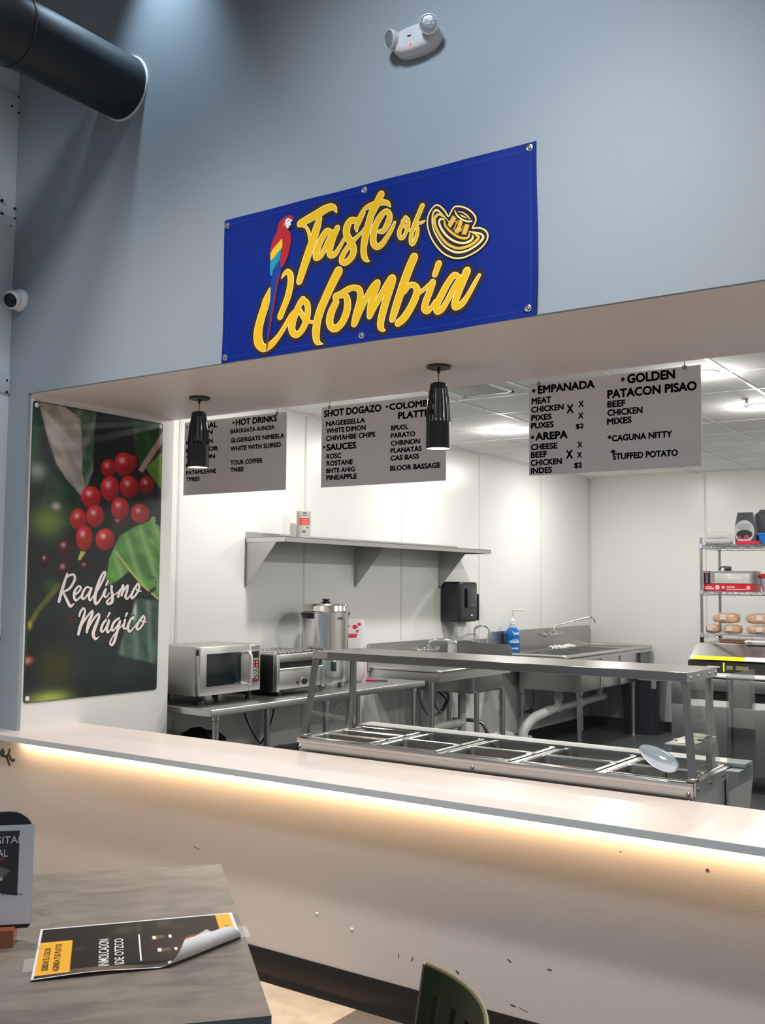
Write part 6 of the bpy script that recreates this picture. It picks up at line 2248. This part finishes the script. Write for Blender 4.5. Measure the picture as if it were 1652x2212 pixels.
t = thing('flyer', 'black and yellow printed flyer with one curled corner lying on the table', 'flyer', (FA.x, FA.y, FA.z))
nx, ny = 220, 160
U, V = np.meshgrid(np.linspace(0, 1, nx), np.linspace(0, 1, ny))
img = np.ones((ny, nx, 3)) * np.array(s255(24, 23, 25))
wh = np.array(s255(215, 217, 222))
yl = np.array(s255(224, 166, 52))


def rect(u0, u1, v0, v1, col, img):
    m = ((U >= u0) & (U <= u1) & (V >= v0) & (V <= v1)).astype(float)
    return over(img, m, col)


g = np.exp(-(((U - .72) / .14) ** 2 + ((V - .62) / .25) ** 2))
img = over(img, g * .12, s255(120, 90, 70))
for (cu, cv, ru, rv, a) in ((.42, .18, .06, .12, .22), (.62, .12, .05, .1, .25), (.5, .14, .02, .12, .2), (.7, .2, .04, .06, .18), (.2, .5, .04, .06, .1)):
    g = np.exp(-(((U - cu) / ru) ** 2 + ((V - cv) / rv) ** 2) * 1.5)
    img = over(img, g * a, s255(120, 112, 108))
img = rect(0.012, .165, .30, .93, yl, img)
img = rect(.905, .985, .02, .99, yl, img)
for (cu, cv) in ((.57, .40), (.59, .66), (.63, .92)):
    img = rect(cu, cu + .05, cv - .03, cv + .03, s255(96, 78, 62), img)
    img = rect(cu - .012, cu + .006, cv - .035, cv + .035, s255(226, 214, 190), img)
    img = rect(cu + .07, cu + .085, cv - .03, cv + .03, s255(236, 228, 214), img)
for (cu, cv, ru, rv, c, a) in ((.78, .52, .07, .12, s255(140, 74, 34), .9), (.83, .66, .07, .16, s255(214, 156, 100), .95), (.775, .68, .035, .07, s255(250, 222, 170), .95), (.745, .5, .03, .06, s255(170, 96, 52), .8), (.79, .84, .05, .06, s255(190, 120, 62), .8)):
    e = np.sqrt(((U - cu) / ru) ** 2 + ((V - cv) / rv) ** 2)
    img = over(img, np.clip((1 - e) * 4, 0, 1) * a, c)
m = blur(in_poly(U, V, [(.78, .44), (.84, .33), (.885, .46), (.893, .72), (.85, .55)]).astype(float), 1)
img = over(img, m * .95, s255(196, 192, 186))
bw = ((U < .012) | (U > .985) | (V < .022) | (V > .985)).astype(float)
img = over(img, bw, wh)
# lettering is printed sideways
fl = lambda a, b: tuple(float(q) for q in flyer(a, b, .0006))
print_mesh('printed_sheet', nx, ny, lambda a, b: flyer(a, b), img, t, vcol_mat('flyer_ink', .4, .18))


def flyer_under(a, b):
    P = np.stack(flyer(a, b), -1)
    gu = np.gradient(P, axis=1)
    gv = np.gradient(P, axis=0)
    n_ = np.cross(gv, gu)
    n_ = n_ / np.linalg.norm(n_, axis=-1, keepdims=True)
    Q = P - n_ * np.where(n_[..., 2:3] < -5, 0, .0007)
    return Q[..., 0], Q[..., 1], Q[..., 2]


print_mesh('paper_underside', 120, 90, flyer_under, np.ones((90, 120, 3)) * np.array(s255(205, 208, 216)), t, vcol_mat('flyer_ink'), 'white back of the sheet')


def side_text(mb, s, u, v0, v1, h, bold=.008):
    """letters climbing from v0 (near the camera) to v1, cap height h to the left"""
    vs, fs = text_verts(s, bold)
    xs = [a for a, b in vs]
    ys = [b for a, b in vs]
    x0, x1, y0, y1 = min(xs), max(xs), min(ys), max(ys)
    mb.add([fl(u - h * (b - y0) / (y1 - y0), v0 + (v1 - v0) * (a - x0) / (x1 - x0)) for a, b in vs], fs)


FWT = mat('flyer_white', s255(225, 225, 225), .4)
mb = MB()
side_text(mb, 'INMOLCADON', .345, .86, .34, .050)
mb.build('white_lettering', FWT, t, 'white sideways lettering', flat=True)
mb = MB()
side_text(mb, 'IDE OTZCO', .415, .86, .36, .044)
mb.build('white_lettering', FWT, t, 'white sideways lettering', flat=True)
mb = MB()
mb.add([fl(a, b) for a, b in ((.490, .84), (.498, .84), (.498, .31), (.490, .31))], [(0, 1, 2, 3)])
mb.build('white_rule', FWT, t, flat=True)
for q in (('BEBIDAS EL COLOR', .068, .84, .42, .030), ('AGENDA TUS PLATOS', .118, .88, .36, .030), ('TUTTO ESBRIS', .958, .52, .28, .022)):
    mb = MB()
    side_text(mb, *q)
    mb.build('dark_lettering', mat('flyer_brown', s255(62, 42, 24), .4), t, 'small dark sideways lettering', flat=True)
for (a, b) in ((-.012, .70), (1.02, .44)):
    mb = MB()
    p = [(a - .035, b - .12), (a + .03, b - .12), (a + .03, b + .12), (a - .035, b + .12)]
    mb.add([(FA.x + fu.x * u + fvv.x * v, FA.y + fu.y * u + fvv.y * v, .7407 if i in (0, 3) else .7412) for i, (u, v) in enumerate(p)], [(0, 1, 2, 3)])
    mb.build('clear_tape', mat('tape_clear', (0.62, 0.60, 0.58), .25, alpha=.4), t, flat=True)

# menu stand at the left edge
SB = Vector((-2.165, -1.725, .74))
VA = math.radians(46)
t = thing('menu_stand', 'black menu stand on a terracotta base holding a drinks flyer at the left edge', 'menu stand', SB)
vr = Vector((math.cos(VA), math.sin(VA), 0))          # along the card
vn = Vector((math.sin(VA), -math.cos(VA), 0))         # towards the camera
tilt = Vector((-.05 * vn.x, -.05 * vn.y, 1)).normalized()


def sp(a, b, o=0.0):
    p = SB + vr * a + tilt * b + vn * o
    return (p.x, p.y, p.z)


mb = MB()
pts = [(-.17, .035), (.080, .035), (.088, .045)]
pts += [(.03 + .055 * math.cos(math.radians(q)), .255 + .050 * math.sin(math.radians(q))) for q in range(0, 91, 15)]
pts += [(-.17, .305)]
mb.prism(pts, lambda a, b, q: sp(a, b, q), -.006, 0)
mb.build('back_panel', BLACK, t, 'black rounded back panel')
mb = MB()
mb.prism([(-.16, 0), (.046, 0), (.054, .01), (.052, .040), (-.16, .040)], lambda a, b, q: sp(a, b, q), -.03, .03)
mb.build('base', mat('terracotta', s255(150, 88, 62), .6), t, 'terracotta coloured base')
cw0, cw1, ch0, ch1 = -.170, .088, .045, .275
nx, ny = 120, 130
U, V = np.meshgrid(np.linspace(0, 1, nx), np.linspace(0, 1, ny))
img = np.ones((ny, nx, 3)) * np.array(s255(208, 211, 222))
m = ((U < .87) & (U > .05) & (V > .27 + .0 * U) & (V < .945) & (V > .33 - .18 * np.clip(U - .62, 0, 1))).astype(float)
img = over(img, m, s255(54, 54, 60))
m = in_poly(U, V, [(.10, .22), (.62, .30), (.60, .33), (.10, .40)]).astype(float) * 0
for (cu, cv, ru, rv, c) in ((.72, .66, .03, .025, s255(130, 66, 70)), (.58, .53, .075, .045, s255(160, 84, 66)), (.50, .47, .07, .05, s255(150, 70, 55)), (.60, .46, .05, .045, s255(175, 100, 80)), (.45, .38, .10, .06, s255(170, 80, 50)), (.64, .41, .035, .03, s255(240, 238, 232)), (.71, .46, .03, .022, s255(225, 225, 225))):
    e = np.sqrt(((U - cu) / ru) ** 2 + ((V - cv) / rv) ** 2)
    img = over(img, np.clip((1 - e) * 3, 0, 1) * .95, c)
m = blur(in_poly(U, V, [(.53, .66), (.80, .54), (.72, .47), (.50, .58)]).astype(float), 1)
img = over(img, m * .45, s255(160, 156, 154))
m = in_poly(U, V, [(.20, .10), (.62, .32), (.52, .35), (.20, .26)]).astype(float)
img = over(img, m, s255(196, 54, 48))
print_mesh('flyer_card', nx, ny, lambda a, b: [np.vectorize(lambda x, y, k=k: sp(cw0 + (cw1 - cw0) * x, ch0 + (ch1 - ch0) * y, .003)[k])(a, b) for k in range(3)], img, t, vcol_mat('card_ink', .4), 'printed drinks flyer')
mb = MB()
for q in (('DIGITAL', -.026, .232), ('TOTAL', -.037, .202)):
    mb = MB()
    text_into(mb, q[0], q[1], q[2], (.088 if q[0] == 'DIGITAL' else .066), .017, lambda u, v: sp(u, v, .0038), .0)
    mb.build('card_lettering', mat('card_white', (.78, .78, .8), .4), t, 'white bold lettering', flat=True)
mb = MB()
text_into(mb, 'SCAN THE CODE', .018, .112, .048, .0042, lambda u, v: sp(u, v, .0038), 0)
mb.build('card_small_print', INK, t, flat=True)
mb = MB()
mb.prism([(-.17, .262), (.006, .262), (-.008, .297), (-.016, .304), (-.17, .304)], lambda a, b, q: sp(a, b, q), .004, .0065)
mb.build('green_tab', mat('green_tab', s255(38, 112, 44), .45), t, 'green tab clipped over the top')

# ================================================================== green chair
t = thing('green_chair', 'dark green slatted barrel back chair at the bottom edge', 'chair', (-1.23, -1.772, 0))
GR = mat('chair_green', s255(26, 40, 12), .5, 0, .3)
GE = mat('chair_edge', s255(104, 100, 66), .45)
cc = Vector((-1.23, -1.772, 0))
Rt = .36
a0, a1 = math.radians(77), math.radians(-55)


def back_pt(a, h, o=0.0):
    """h 0..1 from seat height to the rim; the shell leans out towards the rim"""
    r = Rt * (0.80 + .20 * h) + o
    z = .46 + (.82 - .46) * h
    return (cc.x + r * math.cos(a), cc.y + r * math.sin(a), z)


mb = MB()
ns = 13
tot = a0 - a1
# rim band, bottom band and slats with open slots between them
def band(h0, h1, aa, ab, n=24, th=.012, steps=4):
    vs, fs = [], []
    for i in range(n + 1):
        a = aa + (ab - aa) * i / n
        for j in range(steps + 1):
            h = h0 + (h1 - h0) * j / steps
            vs.append(back_pt(a, h, 0))
        for j in range(steps, -1, -1):
            h = h0 + (h1 - h0) * j / steps
            vs.append(back_pt(a, h, th))
    k = 2 * (steps + 1)
    for i in range(n):
        for j in range(k):
            fs.append((i * k + j, i * k + (j + 1) % k, (i + 1) * k + (j + 1) % k, (i + 1) * k + j))
    fs += [tuple(range(k)), tuple(range(n * k, n * k + k))]
    mb.add(vs, fs)


band(.87, .995, a0, a1, 40)
band(0.0, .12, a0, a1, 40)
for i in range(ns):
    f0 = a0 - tot * (i + .0) / ns
    f1 = a0 - tot * (i + .60) / ns
    band(.11, .89, f0, f1, 4)
band(.11, .89, a1 + math.radians(4), a1, 3)
mb.build('back_shell', GR, t)
mb = MB()
vs = [back_pt(a0 + (a1 - a0) * i / 40, 1.0, .006) for i in range(41)]
mb.tube(vs, .0048, 8)
vs = [back_pt(a0 + .012, h / 8, .006) for h in range(9)]
mb.tube(vs, .0055, 8)
vs = [back_pt(a1 - .012, h / 8, .006) for h in range(9)]
mb.tube(vs, .0055, 8)
mb.build('rim_edge', GE, t, 'pale worn rim')
mb = MB()
mb.cyl((cc.x, cc.y, .435), (cc.x, cc.y, .46), .272, .280, 40)
mb.build('seat', GR, t)
for q in (35, 125, 215, 305):
    a = math.radians(q)
    mb = MB()
    mb.tube([(cc.x + .21 * math.cos(a), cc.y + .21 * math.sin(a), .44), (cc.x + .25 * math.cos(a), cc.y + .25 * math.sin(a), .0)], [.016, .012], 10)
    mb.build('leg', GR, t)

bpy.context.view_layer.update()
